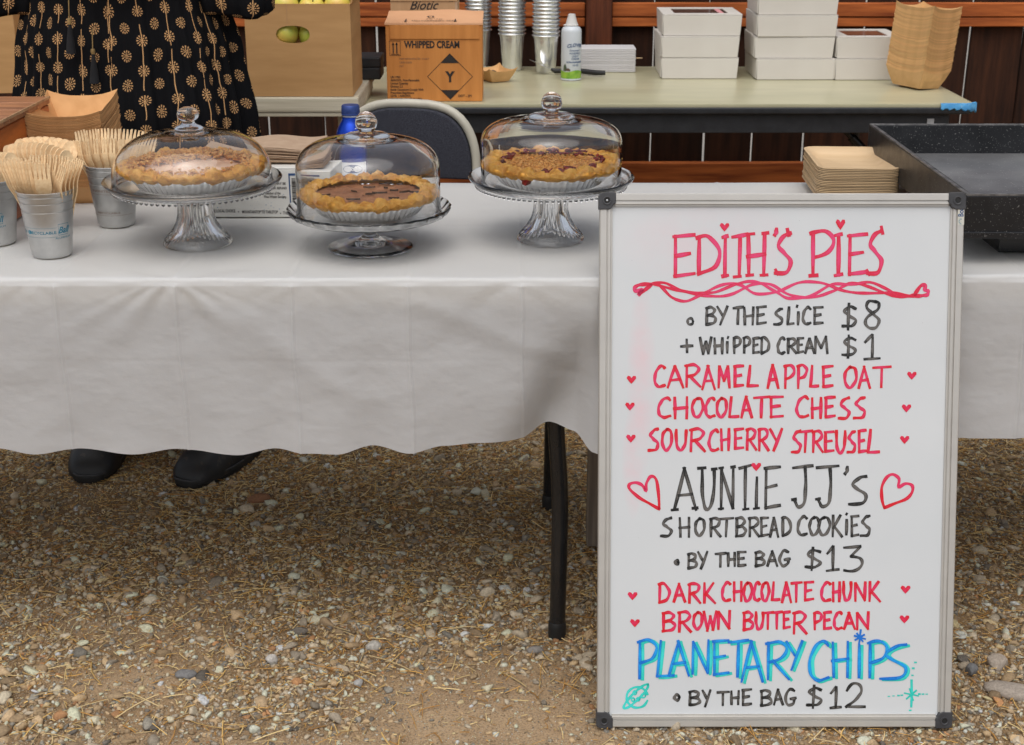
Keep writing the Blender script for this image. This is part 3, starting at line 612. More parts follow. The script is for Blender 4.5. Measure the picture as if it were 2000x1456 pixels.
def dirtness(x, y):
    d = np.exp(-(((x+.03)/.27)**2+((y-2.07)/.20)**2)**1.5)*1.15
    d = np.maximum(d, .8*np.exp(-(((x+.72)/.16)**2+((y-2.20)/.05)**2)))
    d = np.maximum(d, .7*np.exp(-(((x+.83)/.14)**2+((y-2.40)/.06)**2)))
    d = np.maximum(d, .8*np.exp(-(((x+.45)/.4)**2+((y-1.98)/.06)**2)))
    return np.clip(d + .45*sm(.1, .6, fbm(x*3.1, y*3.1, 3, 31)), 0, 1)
def build_ground():
    xs = np.concatenate([-np.geomspace(1.75, 300, 22)[::-1], np.arange(-1.7, 1.7001, .0125), np.geomspace(1.75, 300, 22)])
    ys = np.concatenate([-np.geomspace(1, 300, 16)[::-1], [0, .8, 1.4], np.arange(1.8, 5.2, .0125), np.geomspace(5.25, 400, 24)])
    X, Y = np.meshgrid(xs, ys, indexing='ij'); Z = relief(X, Y)
    V = np.stack([X, Y, Z], -1).reshape(-1, 3); nx, ny = X.shape
    i, j = np.meshgrid(np.arange(nx-1), np.arange(ny-1), indexing='ij'); a = (i*ny+j).ravel()
    F = np.stack([a, a+ny, a+ny+1, a+1], -1)
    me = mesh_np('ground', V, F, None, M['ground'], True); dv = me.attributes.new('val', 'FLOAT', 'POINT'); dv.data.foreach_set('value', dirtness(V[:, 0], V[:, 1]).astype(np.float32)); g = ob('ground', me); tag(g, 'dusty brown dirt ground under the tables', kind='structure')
    p = ob('pavement', MB().add([(-200, 5.6, .006), (200, 5.6, .006), (200, 120, .006), (-200, 120, .006)], [(0, 1, 2, 3)]).mesh('pavement', M['far'])); tag(p, 'pale sunlit pavement beyond the fence', kind='structure')

    def ico(sub):
        bm = bmesh.new()
        if sub == 0: return np.array([(1,0,0),(-1,0,0),(0,1,0),(0,-1,0),(0,0,1),(0,0,-1)], float), np.array([(0,2,4),(2,1,4),(1,3,4),(3,0,4),(2,0,5),(1,2,5),(3,1,5),(0,3,5)])
        bmesh.ops.create_icosphere(bm, subdivisions=sub, radius=1); v = np.array([q.co[:] for q in bm.verts]); f = np.array([[w.index for w in q.verts] for q in bm.faces]); bm.free(); return v, f
    PAL = np.array([(.38,.34,.28),(.52,.46,.37),(.25,.225,.19),(.32,.24,.15),(.45,.34,.215),(.14,.13,.12),(.22,.215,.20),(.36,.20,.10),(.60,.545,.45),(.38,.29,.19),(.24,.18,.115)])
    PW = np.array([15,16,10,11,12,4,7,4,11,13,7], float); PW /= PW.sum()
    def spread(n, ymax, pw):
        # thickest between the tables' front and the fence, thinning out to the sides and towards the front
        y = 1.86+(ymax-1.86)*RNG.random(n)**pw; x = (RNG.random(n)*2-1)*(.40*y+.12)
        k = RNG.random(n); a = k < .07; y[a] = 1.86-.75*RNG.random(a.sum())**1.6
        b = (k > .07) & (k < .33); y[b] = 1.3+(max(ymax, 4.3)-1.3)*RNG.random(b.sum()); w = .40*y[b]+.10; x[b] = np.where(RNG.random(b.sum()) < .5, -1, 1)*(w+1.6*RNG.random(b.sum())**1.7)
        return x, y
    def scatter(n, smin, smax, sub, jag, zoned, embed, ymax=3.55, pw=1.0, expo=1.7):
        x, y = spread(n, ymax, pw)
        if zoned:
            keep = RNG.random(n) > dirtness(x, y)*zoned; x, y = x[keep], y[keep]
        n = len(x); s = smin*(smax/smin)**(RNG.random(n)**expo); var = 14 if sub else 6
        bv, bf = ico(sub); Vs, Fs, Cs, off = [], [], [], 0; which = RNG.integers(0, var, n)
        for k in range(var):
            idx = np.where(which == k)[0]; m = len(idx)
            if not m: continue
            d = bv*(1+RNG.normal(0, jag, (len(bv), 1)))
            for q in range(5):                      # broken faces: flatten against a few random planes
                nn = RNG.normal(size=3); nn /= np.linalg.norm(nn); h = d@nn; lim = .36+.34*RNG.random(); over = np.clip(h-lim, 0, None); d = d-over[:, None]*nn
            ax = np.stack([s[idx]*(.8+.6*RNG.random(m)), s[idx]*(.6+.4*RNG.random(m)), s[idx]*(.38+.4*RNG.random(m))], -1)*.5
            p = d[None]*ax[:, None, :]; a, t, t2 = RNG.random(m)*2*PI, RNG.normal(0, .28, m), RNG.normal(0, .28, m)
            ct, st_ = np.cos(t)[:, None], np.sin(t)[:, None]; y1, z1 = p[..., 1]*ct-p[..., 2]*st_, p[..., 1]*st_+p[..., 2]*ct
            ct, st_ = np.cos(t2)[:, None], np.sin(t2)[:, None]; x1, z1 = p[..., 0]*ct-z1*st_, p[..., 0]*st_+z1*ct
            ca, sa = np.cos(a)[:, None], np.sin(a)[:, None]; X = x1*ca-y1*sa+x[idx][:, None]; Y = x1*sa+y1*ca+y[idx][:, None]
            Z = z1 + (relief(x[idx], y[idx])+ax[:, 2]*embed)[:, None]
            Vs.append(np.stack([X, Y, Z], -1).reshape(-1, 3)); Fs.append((bf[None]+(np.arange(m)*len(bv))[:, None, None]).reshape(-1, 3)+off); off += m*len(bv)
            c = np.clip(PAL[RNG.choice(len(PAL), m, p=PW)]*(.75+.75*RNG.random((m, 1)))*np.array([.98, .91, .80]), 0, .54); Cs.append(np.repeat(c, len(bv), 0))
        return np.concatenate(Vs), np.concatenate(Fs), np.concatenate(Cs)
    def cat(parts):
        V, F, Cc, o = [], [], [], 0
        for v, f, c in parts: V.append(v); F.append(f+o); Cc.append(c); o += len(v)
        return np.concatenate(V), np.concatenate(F), np.concatenate(Cc)
    V, F, Cc = cat([scatter(3600, .016, .038, 2, .07, .95, .24, expo=1.5), scatter(72000, .0070, .0180, 1, .15, .92, .30, expo=1.4), scatter(115000, .0024, .0066, 0, .14, .15, .25), scatter(6000, .006, .02, 1, .1, 0, .3, 5.1, .8)])
    g = ob('gravel', mesh_np('gravel', V, F, Cc, M['stone'])); tag(g, 'loose grey and tan gravel scattered over the dirt', kind='stuff')
    # straw and chaff
    def straw(n, l0, l1, w0, w1, seg, pw, ymax=3.6):
        x, y = spread(n, ymax, pw)
        keep = RNG.random(n) > dirtness(x, y)*.55; x, y = x[keep], y[keep]; n = len(x)
        L = l0*(l1/l0)**RNG.random(n); w = w0+(w1-w0)*RNG.random(n); a = RNG.random(n)*2*PI; bend = RNG.normal(0, .10, n); z0 = relief(x, y)+.0035+.004*RNG.random(n); tz = RNG.normal(0, .11, n)
        t = np.linspace(-.5, .5, seg+1); V = np.zeros((n, seg+1, 3, 3))
        for i, q in enumerate(t):
            aa = a+bend*q*2; cxp = x+L*q*np.cos(aa); cyp = y+L*q*np.sin(aa); cz = z0+np.abs(q)*L*.0+q*L*tz+.25*L*(.25-q*q)*.4
            cz = np.maximum(cz, relief(cxp, cyp)+.001)
            for k in range(3):
                an = k*2*PI/3; V[:, i, k, 0] = cxp-np.sin(aa)*w*.5*math.cos(an); V[:, i, k, 1] = cyp+np.cos(aa)*w*.5*math.cos(an); V[:, i, k, 2] = cz+w*.32*math.sin(an)
        f = []
        for i in range(seg):
            for k in range(3): f.append((i*3+k, i*3+(k+1) % 3, (i+1)*3+(k+1) % 3, (i+1)*3+k))
        f = np.array(f); F = (f[None]+(np.arange(n)*(seg+1)*3)[:, None, None]).reshape(-1, 4)
        SP = np.array([(.82,.53,.18),(.66,.36,.09),(.88,.66,.31),(.50,.25,.06),(.72,.54,.27)]); c = SP[RNG.integers(0, 5, n)]*(.65+.45*RNG.random((n, 1)))
        return V.reshape(-1, 3), F, np.repeat(c, (seg+1)*3, 0)
    V, F, Cc = cat([straw(44000, .004, .015, .0010, .0030, 1, .50), straw(12000, .012, .034, .0012, .0028, 2, .58), straw(2000, .03, .07, .0013, .0026, 3, .75), straw(270, .07, .125, .0016, .0032, 4, .9)])
    g = ob('straw', mesh_np('straw', V, F, Cc, M['straw'])); tag(g, 'dry golden straw and chaff strewn over the gravel', kind='stuff')
    # larger rocks one can point at
    def rock(px, py, L, W, Hh, rz, col, label, seed):
        r = np.random.default_rng(seed); bv, bf = ico(3)
        d = bv*(1+.0*bv[:, :1])
        for q in range(9):
            nn = r.normal(size=3); nn /= np.linalg.norm(nn); h = d@nn; lim = .62+.25*r.random(); d = d-np.clip(h-lim, 0, None)[:, None]*nn
        d = d*(1+.05*fbm(bv[:, 0]*3+9, bv[:, 1]*3+bv[:, 2]*2, 3, seed)[:, None]); d = d*np.array([L, W, Hh])*.5
        p = at(px, py, z=0.006); o = ob('rock', mesh_np('rock', d, bf, np.tile(col, (len(d), 1))*(1+.15*fbm(bv[:, 0]*4, bv[:, 1]*4, 3, seed+3))[:, None], M['stone']), None, (p.x, p.y, float(relief(p.x, p.y))+Hh*.22), (0, 0, rz))
        tag(o, label, 'rock')
    rock(1985, 1352, .115, .05, .03, -.35, (.34,.29,.24), 'long flat grey rock beside the right foot of the board', 3)
    rock(1946, 1298, .045, .038, .034, .4, (.38,.32,.26), 'rounded tan rock behind the long flat rock', 4)
    rock(1897, 1312, .030, .026, .03, 1.1, (.17,.17,.17), 'dark angular stone close to the right edge of the board', 5)
    rock(505, 974, .055, .04, .03, .3, (.27,.13,.065), 'rust brown stone on the ground right of the boots', 6)
    rock(1045, 1270, .034, .024, .018, .2, (.22,.20,.18), 'flat dark stone left of the black table leg foot', 7)
    rock(362, 1318, .042, .028, .02, .2, (.19,.185,.18), 'dark flat stone in the left foreground gravel', 8)
    rock(530, 1285, .024, .020, .022, .2, (.45,.42,.38), 'pale rounded stone in the middle of the foreground gravel', 9)
    rock(730, 1262, .03, .026, .026, .5, (.45,.42,.37), 'pale stone on top of the gravel pile in the centre', 10)
    rock(700, 1330, .02, .02, .018, .5, (.36,.35,.33), 'small grey stone at the edge of the dirt patch', 12)
build_ground()

# ------------------------------------------------------------------ the fence
def plank_mesh(w, h, t, seed, name, m):
    r = random.Random(seed); mb = MB(); n = 10
    A = [[(x, y, z+0) for z in np.linspace(0, h, n)] for x, y in ((-w/2, 0), (w/2, 0), (w/2, t), (-w/2, t))]
    ph = r.uniform(0, 6); A = [[(x+.0012*math.sin(ph+z*5)*(1 if x > 0 else -1), y+.002*math.sin(ph+z*2), z) for x, y, z in row] for row in A]
    mb.grid(A, closeu=True); k = n; mb.f.append((0, 3*k, 2*k, k)); mb.f.append((k-1, 2*k-1, 3*k-1, 4*k-1)); mb.m += [0, 0]
    return mb.mesh(name, m, recalc=True, bevel=.003, seg=1)
def build_fence():
    f = thing('board_fence', 'dark brown redwood board fence with bright gaps behind the tables', 'fence', (0, 5.15, 0))
    sl = [-420,-315,-215,-112,-10,95,200,310,420,527,637,742,848,948,1060,1165,1270,1375,1469,1569,1670,1770,1872,1974,2075,2175,2280,2385]
    X = [at(p, 280, y=5.15).x for p in sl]
    for i in range(len(X)-1):
        g = (.0035, .0060, .0085, .0050, .0075)[i*7 % 5]; w = X[i+1]-X[i]-g
        if 15 <= i <= 20: g = .0070; w = X[i+1]-X[i]-g
        o = ob('board', plank_mesh(w, 1.86+.01*random.random(), .019, i, 'board', M['fence']), f, ((X[i]+X[i+1])/2, random.uniform(0, .004), .01), (0, random.uniform(-.003, .003), 0))
    px0, px1 = at(1146, 30, y=5.06).x, at(1196, 30, y=5.06).x
    ob('post', plank_mesh(px1-px0, 1.95, .088, 77, 'post', M['post']), f, ((px0+px1)/2, -.09, 0))
    xl, xr = X[0], X[-1]
    for x in (xl+.06, xr-.06): ob('post', plank_mesh(.09, 1.95, .088, 78, 'post', M['post']), f, (x, -.09, 0))
    def rail(x0, x1, z0, z1, d=.036, off=0):
        mb = MB(); n = 14; xs = np.linspace(x0, x1, n)
        P = [[(x, -d-off+.0015*math.sin(x*9+z0*40), z) for x in xs] for z in (z0, z1)] + [[(x, -.0025, z) for x in xs] for z in (z1, z0)]
        mb.grid(P, closeu=True); mb.f += [(0, n, 2*n, 3*n), (n-1, 4*n-1, 3*n-1, 2*n-1)]; mb.m += [0, 0]
        ob('rail', mb.mesh('rail', M['rail'], recalc=True, bevel=.003, seg=1), f)
    for x0, x1 in ((xl+.11, px0-.003), (px1+.003, xr-.11)):
        rail(x0, x1, .890, .938, .038); rail(x0, x1, .855, .887, .034); rail(x0, x1, .275, .363, .038); rail(x0, x1, 1.55, 1.64, .038)
    w = MB().tube([at(1232, 104, y=5.11)-Vector((0, 5.15, 0)), at(1240, 114, y=5.10)-Vector((0, 5.15, 0)), at(1254, 114, y=5.11)-Vector((0, 5.15, 0))], .0022, 6)
    ob('wire', w.mesh('wire', M['cutlery'], 60), f)
build_fence()

# ------------------------------------------------------------------ tables and their cloths
TZ = .745; Y1 = 2.262; YB = 3.012
HEM = [(-600,872),(-400,880),(-200,870),(-60,879),(0,871),(75,880),(156,871),(264,880),(351,871.6),(468,881),(540,871),(600,879),(660,881),(730,867),(800,879),(870,868),(930,864),(1020,866),(1075,848),(1122,854),(1158,879),(1200,886),(1260,872),(1300,868)]
def curve_fn(xs, ys):
    xs, ys = np.array(xs), np.array(ys)
    def f(x):
        x = np.asarray(x, float); i = np.clip(np.searchsorted(xs, x)-1, 0, len(xs)-2); t = np.clip((x-xs[i])/(xs[i+1]-xs[i]), 0, 1); t = t*t*(3-2*t); return ys[i]*(1-t)+ys[i+1]*t
    return f
hem1 = curve_fn([at(p, 870, y=Y1).x for p, q in HEM], [at(p, q, y=Y1).z for p, q in HEM])
def build_cloth(name, label, x0, x1, yf, yb, hemf, creases, corner, seed):
    nx, nt_, nf = 1000, 90, 130
    xs = np.linspace(x0, x1, nx); rows = []
    R = .009
    X = xs
    def fan(x, d, cx, spread, n=7):   # soft pleats running out of a pinch point at the edge
        a = (x-cx)/(d*1.25+.03); return np.cos(a*n)*np.exp(-(a/1.15)**2)*np.exp(-d/spread)
    # back drop
    for z in np.linspace(hemf(xs[0])*0+.50, TZ-R, 14): rows.append(np.stack([X, np.full(nx, yb+R)+.006*np.sin(X*16), np.full(nx, z)], -1))
    for y in np.concatenate([np.linspace(yb, yf+R, nt_)]):
        d = y-yf; z = TZ + .0009*(fbm(X*7, y*7+np.zeros(nx), 4, seed)+.6) + .0014*np.exp(-d/.10)*fbm(X*9, np.full(nx, y*3), 3, seed+4)
        for c in creases: z = z+.0012*np.exp(-((X-c)/.004)**2)
        z = z + .0013*np.exp(-((y-(yf+.36))/.004)**2) + .0022*fan(X, d*1.3, at(345, 553, y=Y1).x, .16, 5)*sm(0, .03, d)
        rows.append(np.stack([X, np.full(nx, y), z], -1))
    for a in np.linspace(0, PI/2, 6)[1:]:
        rows.append(np.stack([X, yf+R-R*math.sin(a)+.0008*np.sin(X*60)*math.sin(a), TZ-R+R*math.cos(a)+.0008+.0006*fbm(X*12, X*0, 3, seed)], -1))
    hz = hemf(X); hmean = hz.mean(); low = (hmean-hz)/.012
    Z0 = TZ-R
    for k in range(1, nf+1):
        t = k/nf; z = Z0+(hz-Z0)*t; d = (Z0-z)
        y = yf - .002 - .011*t**1.3 - .0085*low*t**1.4
        y = y - .0030*fbm(X*5.5+t*1.2, X*0+t*3.0, 2, seed+8)*(.35+t) - .0010*fbm(X*22, X*0+t*10, 3, seed+21)*(1.0-.3*t)
        for c in creases: y = y - .0026*np.maximum(0, 1-np.abs(X-c-.006*t-.0012*np.sin(t*9+c*30))/.0045)*(1-.25*t) - .0020*np.exp(-((X-c)/.020)**2)
        for cz in (.60,): y = y + .00015*np.exp(-((z-cz)/.0035)**2)
        for cx_, n_, amp in ((at(335, 553, y=Y1).x, 9, .0026), (at(600, 553, y=Y1).x, 6, .0016), (at(1000, 553, y=Y1).x, 5, .0014), (at(60, 553, y=Y1).x, 6, .0014)): y = y - amp*fan(X, d, cx_, .10, n_)*sm(0, .02, d)
        # long diagonal swag
        xa = at(400, 600, y=Y1).x; s_ = (X-xa)*.75-(d-.02); y = y - .0035*np.exp(-(s_/.03)**2)*sm(.01, .06, d)*sm(.26, .14, d)
        xb = at(800, 600, y=Y1).x; s2 = (X-xb)*.45-(d-.02); y = y - .0025*np.exp(-(s2/.022)**2)*sm(.01, .05, d)*sm(.2, .1, d)
        if corner is not None:
            xv = corner+.075-.125*t; y = y + .052*sm(.10, .95, t)*np.exp(-np.abs((X-xv)/.060)**2) - .012*t*np.exp(-((X-corner-.06)/.03)**2)
        rows.append(np.stack([X, y, z], -1))
    V = np.concatenate(rows); ny = nx; nr = len(rows)
    i, j = np.meshgrid(np.arange(nr-1), np.arange(nx-1), indexing='ij'); a = (i*nx+j).ravel()
    me = mesh_np(name, V, np.stack([a, a+nx, a+nx+1, a+1], -1), None, M['cloth'], True)
    o = ob(name, me); tag(o, label, 'tablecloth')
def folding_table(label, x0, x1, yf, yb, ztop, legx, back=False):
    t = thing('folding_table', label, 'table', ((x0+x1)/2, (yf+yb)/2, 0)); cx, cy = (x0+x1)/2, (yf+yb)/2
    hw, hd = (x1-x0)/2, (yb-yf)/2
    top = MB().box(-hw, hw, -hd, hd, ztop-.043, ztop).mesh('tabletop', M['cream_slab'], 40, bevel=.008, seg=3); ob('tabletop', top, t)
    ob('apron', MB().box(-hw+.05, hw-.05, -hd+.05, -hd+.075, ztop-.08, ztop-.0435).box(-hw+.05, hw-.05, hd-.075, hd-.05, ztop-.08, ztop-.0435).mesh('apron', M['blacksteel']), t)
    for lx in legx:
        for ly, off in ((-hd+.085, .0), (hd-.075, 0)):
            p = [(lx-cx-.006, ly+.03, ztop-.04), (lx-cx-.006, ly+.01, .50), (lx-cx-.006, ly, .43), (lx-cx+.002, ly, .30), (lx-cx+.002, ly, .16), (lx-cx, ly, .02)]
            l = ob('leg', MB().tube(catmull(p, 5), .0155, 16).mesh('leg', M['blacksteel'], 50), t)
            ob('foot_cap', MB().lathe([(0, .001), (.0172, .001), (.0174, .022), (.0166, .033), (.0157, .035)], 20, cx=lx-cx, cy=ly).mesh('foot_cap', M['rubber'], 40), l)
        ob('crossbar', MB().tube([(lx-cx-.006, -hd+.11, .60), (lx-cx-.006, hd-.08, .60)], .010, 10).mesh('crossbar', M['blacksteel'], 50), t)
    return t
folding_table('long folding table under the left white cloth, with black tube legs', -2.25, .195, Y1+.008, YB-.01, .7385, (.087, -2.10))
t2 = folding_table('folding table under the right white cloth, behind the menu board', .225, 2.3, Y1+.034, YB-.005, .7385, (2.1,))
w = MB().box(-.014, .016, -.02, .02, .012, .70); o = ob('leg', w.mesh('leg', M['wood_gray'], bevel=.002, seg=1), t2, (-1.087, .075, 0)); o['label'] = 'weathered grey wooden leg'
cr = [at(p, 560, y=Y1).x for p in (-130, 105, 340, 567, 795, 1018)]
build_cloth('tablecloth', 'wrinkled white vinyl cloth with wavy hem on the left table under the pies', -1.75, .20, Y1, YB, hem1, cr, at(1120, 860, y=Y1).x, 3)
h2z = at(1930, 845, y=2.285).z
build_cloth('tablecloth', 'white vinyl cloth on the right table under the black griddle', .222, 1.75, 2.284, YB+.005, lambda x: h2z+.004*np.sin(np.asarray(x)*13)+0*np.asarray(x), [.45, .66, .88, 1.1], None, 51)

def back_table():
    xl, xr = -.45, at(1912, 206, z=TZ).x; yf, yb = at(1400, 204, z=TZ).y, at(1400, 130, z=TZ).y
    t = thing('folding_table', 'back folding table with cream laminate top and black edge by the fence', 'table', ((xl+xr)/2, (yf+yb)/2, 0)); hw, hd = (xr-xl)/2, (yb-yf)/2
    def rr(w, d, r, n=8):
        o = []
        for cx, cy, a0 in ((w-r, d-r, 0), (-w+r, d-r, PI/2), (-w+r, -d+r, PI), (w-r, -d+r, 1.5*PI)):
            for k in range(n+1): a = a0+k*PI/2/n; o.append((cx+r*math.cos(a), cy+r*math.sin(a)))
        return o
    ob('tabletop', MB().prism(rr(hw-.0025, hd-.0025, .03), TZ-.010, TZ).mesh('tabletop', M['laminate'], 40, bevel=.0015, seg=2), t)
    ob('edge_trim', MB().prism(rr(hw, hd, .032), TZ-.030, TZ-.0095).mesh('edge_trim', M['blackplastic'], 40, bevel=.005, seg=3), t)
    ob('apron', MB().box(-hw+.06, hw-.07, -hd+.02, -hd+.045, TZ-.088, TZ-.0305).box(-hw+.06, hw-.07, hd-.045, hd-.02, TZ-.088, TZ-.0305).box(hw-.105, hw-.0705, -hd+.0455, hd-.0455, TZ-.088, TZ-.0305).mesh('apron', M['blackplastic'], bevel=.002, seg=1), t)
    tp = MB(); n = 18
    P = []
    for i in range(n):
        u = i/(n-1); x = hw-.105+u*.112; y = -hd-.0015; 
        if u > .75: y += (u-.75)*.10
        P.append([(x, y+.012, TZ+.0015), (x, y-.0005, TZ+.0015+.001*math.sin(i)), (x, y-.003, TZ-.008), (x, y-.003, TZ-.013-.003*math.sin(i*1.9)-.010*u*u*u), (x, y+.004, TZ-.018-.003*math.sin(i*1.9)-.010*u*u*u)])
    tp.grid(P); ob('blue_tape', tp.mesh('blue_tape', M['tape_blue'], 50), t)
    ob('grey_tape', MB().box(hw-.135, hw-.115, -hd+.0165, -hd+.019, TZ-.078, TZ-.045).mesh('grey_tape', M['tape_gray']), t)
    for sx in (-1, 1):
        for sy in (-1, 1):
            x = sx*(hw-.16); y = sy*(hd-.07)
            l = ob('leg', MB().tube([(x, y, TZ-.032), (x, y, .02)], .0125, 14).mesh('leg', M['blacksteel'], 50), t)
            ob('foot_cap', MB().lathe([(0, .001), (.016, .001), (.016, .03), (.013, .034)], 16, cx=x, cy=y).mesh('foot_cap', M['rubber'], 40), l)
    p0 = at(1640, 244, y=4.25); p1 = at(1682, 288, y=4.25); L = Vector((t.location.x, t.location.y, 0))
    ob('brace', MB().tube([p0-L, p1-L+Vector((.02, 0, -.02))], .009, 10).tube([p0-L+(p1-p0)*.55, p1-L+Vector((.02, 0, -.02))], .014, 10).mesh('brace', M['blacksteel'], 50), t)
back_table()
# ------------------------------------------------------------------ cake stands, domes, tins, pies
CZ = TZ + .0022
def flute(n, amp): return lambda a, k: 1 + amp*math.cos(n*a)
def stand_fluted(label, cx, cy, zpl, rpl, rb):
    t = thing('cake_stand', label, 'cake stand', (cx, cy, CZ)); h = zpl-CZ
    n = 36
    def rip(kmax): 
        return lambda a, k: 1+(.05*math.cos(n*a) if 1 < k < kmax else 0)
    out = [(0, .004), (rb*.86, .0), (rb, .0015), (rb*1.01, .005), (rb*.97, .009), (rb*.84, .016), (rb*.68, .028), (rb*.56, .042), (rb*.50, .056), (rb*.47, h-.012), (rb*.50, h-.0035), (0, h-.0035)]
    inn = [(0, h-.010), (rb*.40, h-.012), (rb*.40, .056), (rb*.48, .042), (rb*.60, .028), (rb*.75, .016), (rb*.88, .008), (rb*.92, .0005)]
    out = inn + out[2:]
    me = MB().lathe(out, 144, rip=lambda a, k: 1+(.045*math.cos(n*a) if 10 < k < 17 else 0)); ob('pedestal', me.mesh('pedestal', M['pressed'], 60, recalc=True), t)
    pl = [(0, h-.003), (rpl*.55, h-.003), (rpl*.80, h-.001), (rpl*.93, h+.006), (rpl*.985, h+.0125), (rpl, h+.0165), (rpl*.99, h+.0185), (rpl*.965, h+.0165), (rpl*.90, h+.0085), (rpl*.86, h+.0075), (rpl*.85, h+.0045), (rpl*.5, h+.0025), (0, h+.0025)]
    me = MB().lathe(pl, 180, rip=lambda a, k: 1+(.004*math.cos(90*a) if k in (2, 3) else 0)); ob('plate', me.mesh('plate', M['pressed'], 50, recalc=True), t)
    beads = MB()
    for i in range(84):
        a = 2*PI*i/84; x, y = rpl*.90*math.cos(a), rpl*.90*math.sin(a)
        beads.lathe([(0, h-.0034), (.0030, h-.0014), (.0034, h+.0012), (0, h+.0025)], 6, cx=x, cy=y)
    ob('beaded_edge', beads.mesh('beaded_edge', M['pressed'], 60), t)['kind'] = 'stuff'
    return t
def stand_stem(label, cx, cy, zpl, rpl, rb):
    t = thing('cake_stand', label, 'cake stand', (cx, cy, CZ)); h = zpl-CZ
    foot = [(0, .012), (rb*.2, .0105), (rb*.45, .0065), (rb*.75, .0028), (rb*.93, .0), (rb, .0022), (rb*.99, .0042), (rb*.75, .0065), (rb*.45, .011), (rb*.26, .019), (.0125, .026), (.0105, .031), (.0135, .036), (.0112, .040), (.0128, h-.006), (.016, h-.0035), (0, h-.0035)]
    ob('pedestal', MB().lathe(foot, 72).mesh('pedestal', M['pressed'], 60, recalc=True), t)
    sc_ = lambda a, k: 1+(.016*abs(math.sin(14*a))-.008 if 2 < k < 8 else 0)
    pl = [(0, h-.003), (rpl*.6, h-.003), (rpl*.88, h-.001), (rpl*.955, h+.004), (rpl*.985, h+.010), (rpl, h+.015), (rpl*.985, h+.0172), (rpl*.96, h+.014), (rpl*.91, h+.005), (rpl*.86, h+.0028), (0, h+.0025)]
    ob('plate', MB().lathe(pl, 252, rip=sc_).mesh('plate', M['pressed'], 50, recalc=True), t)
    return t
def dome(label, cx, cy, z0, R, Hw, Hc, rc, knob_z, knob_r, flat, round_):
    """R wall radius, Hw height where the wall starts to turn, Hc height of the collar, rc collar radius"""
    t = thing('glass_dome', label, 'glass dome', (cx, cy, z0)); T_ = .0034
    def shoulder(Ro, H0, H1, r1, n=14):
        o = []
        for i in range(n+1):
            a = PI/2*i/n; e = .80 if round_ else .78
            o.append((r1+(Ro-r1)*max(0, math.cos(a))**e, H0+(H1-H0)*math.sin(a)**(.92 if round_ else .82)))
        return o
    o1 = [(R+.0015, .0), (R+.0026, .0018), (R+.0012, .005), (R, .010)] + shoulder(R, Hw, Hc, rc)
    o1 += [(rc*.98, Hc+.0015), (rc*1.02, Hc+.004), (rc*.98, Hc+.0065), (rc*.82, Hc+.0095), (knob_r*.72, Hc+.0125), (knob_r*.60, Hc+.015), (0, Hc+.0152)]
    i1 = [(R-T_, .0), (R-T_, .010)] + shoulder(R-T_, Hw-.001, Hc-T_*.9, rc*.8) + [(0, Hc-T_*.9)]
    ob('dome_body', MB().lathe(o1+i1[::-1], 120).mesh('dome_body', M['glass'], 70), t) if 0 else None
    prof = [(0, Hc+.0152)] + o1[::-1][1:] + i1[:-1] + [(0, Hc-T_*.9)]
    ob('dome_body', MB().lathe(prof[::-1], 128).mesh('dome_body', M['glass'], 70, recalc=True), t)
    kz = knob_z-z0; k = []; b = Hc+.0155
    k = [(0, b), (knob_r*.58, b), (knob_r*.55, b+.003), (knob_r*.56, b+.006)]
    for i in range(1, 17):
        a = -PI/2+.62+(PI-.62)*i/16; k.append((max(0, knob_r*math.cos(a)) if i < 16 else 0, kz+knob_r*flat*math.sin(a)))
    ob('knob', MB().lathe(k, 64).mesh('knob', M['glass'], 70, recalc=True), t)
    return t
def tin(label, cx, cy, z0, r):
    n = 60; zz = .030
    rip = lambda a, k: 1+(.015*(1 if math.cos(n*a) > 0 else -1)*abs(math.cos(n*a))**.5 if k in (2, 9) else (.012*math.cos(n*a) if k in (3, 8) else 0))
    pr = [(0, .0), (r*.76, .0), (r*.80, .002), (r*.955, zz-.003), (r*.97, zz), (r*1.015, zz+.0005), (r*1.018, zz+.0018), (r*.965, zz+.0016), (r*.945, zz-.003), (r*.79, .0035), (r*.75, .0012), (0, .0012)]
    o = ob('pie_tin', MB().lathe(pr, 256, rip=rip).mesh('pie_tin', M['foil'], 40), None, (cx, cy, z0)); tag(o, label, 'pie tin'); return o
def crumbs(name, mat_, pts, s0, s1, seed):
    r = np.random.default_rng(seed); bm = bmesh.new(); bmesh.ops.create_icosphere(bm, subdivisions=1, radius=1); bv = np.array([q.co[:] for q in bm.verts]); bf = [tuple(w.index for w in q.verts) for q in bm.faces]; bm.free()
    mb = MB()
    for p in pts:
        s = s0+(s1-s0)*r.random()**2; d = bv*(1+r.normal(0, .22, (len(bv), 1)))*s*np.array([1, 1, .75])*(1+r.normal(0, .2, (1, 3)))+np.array(p)
        mb.add(d, bf, float(r.random()*.35))
    return mb.mesh(name, mat_, 40)
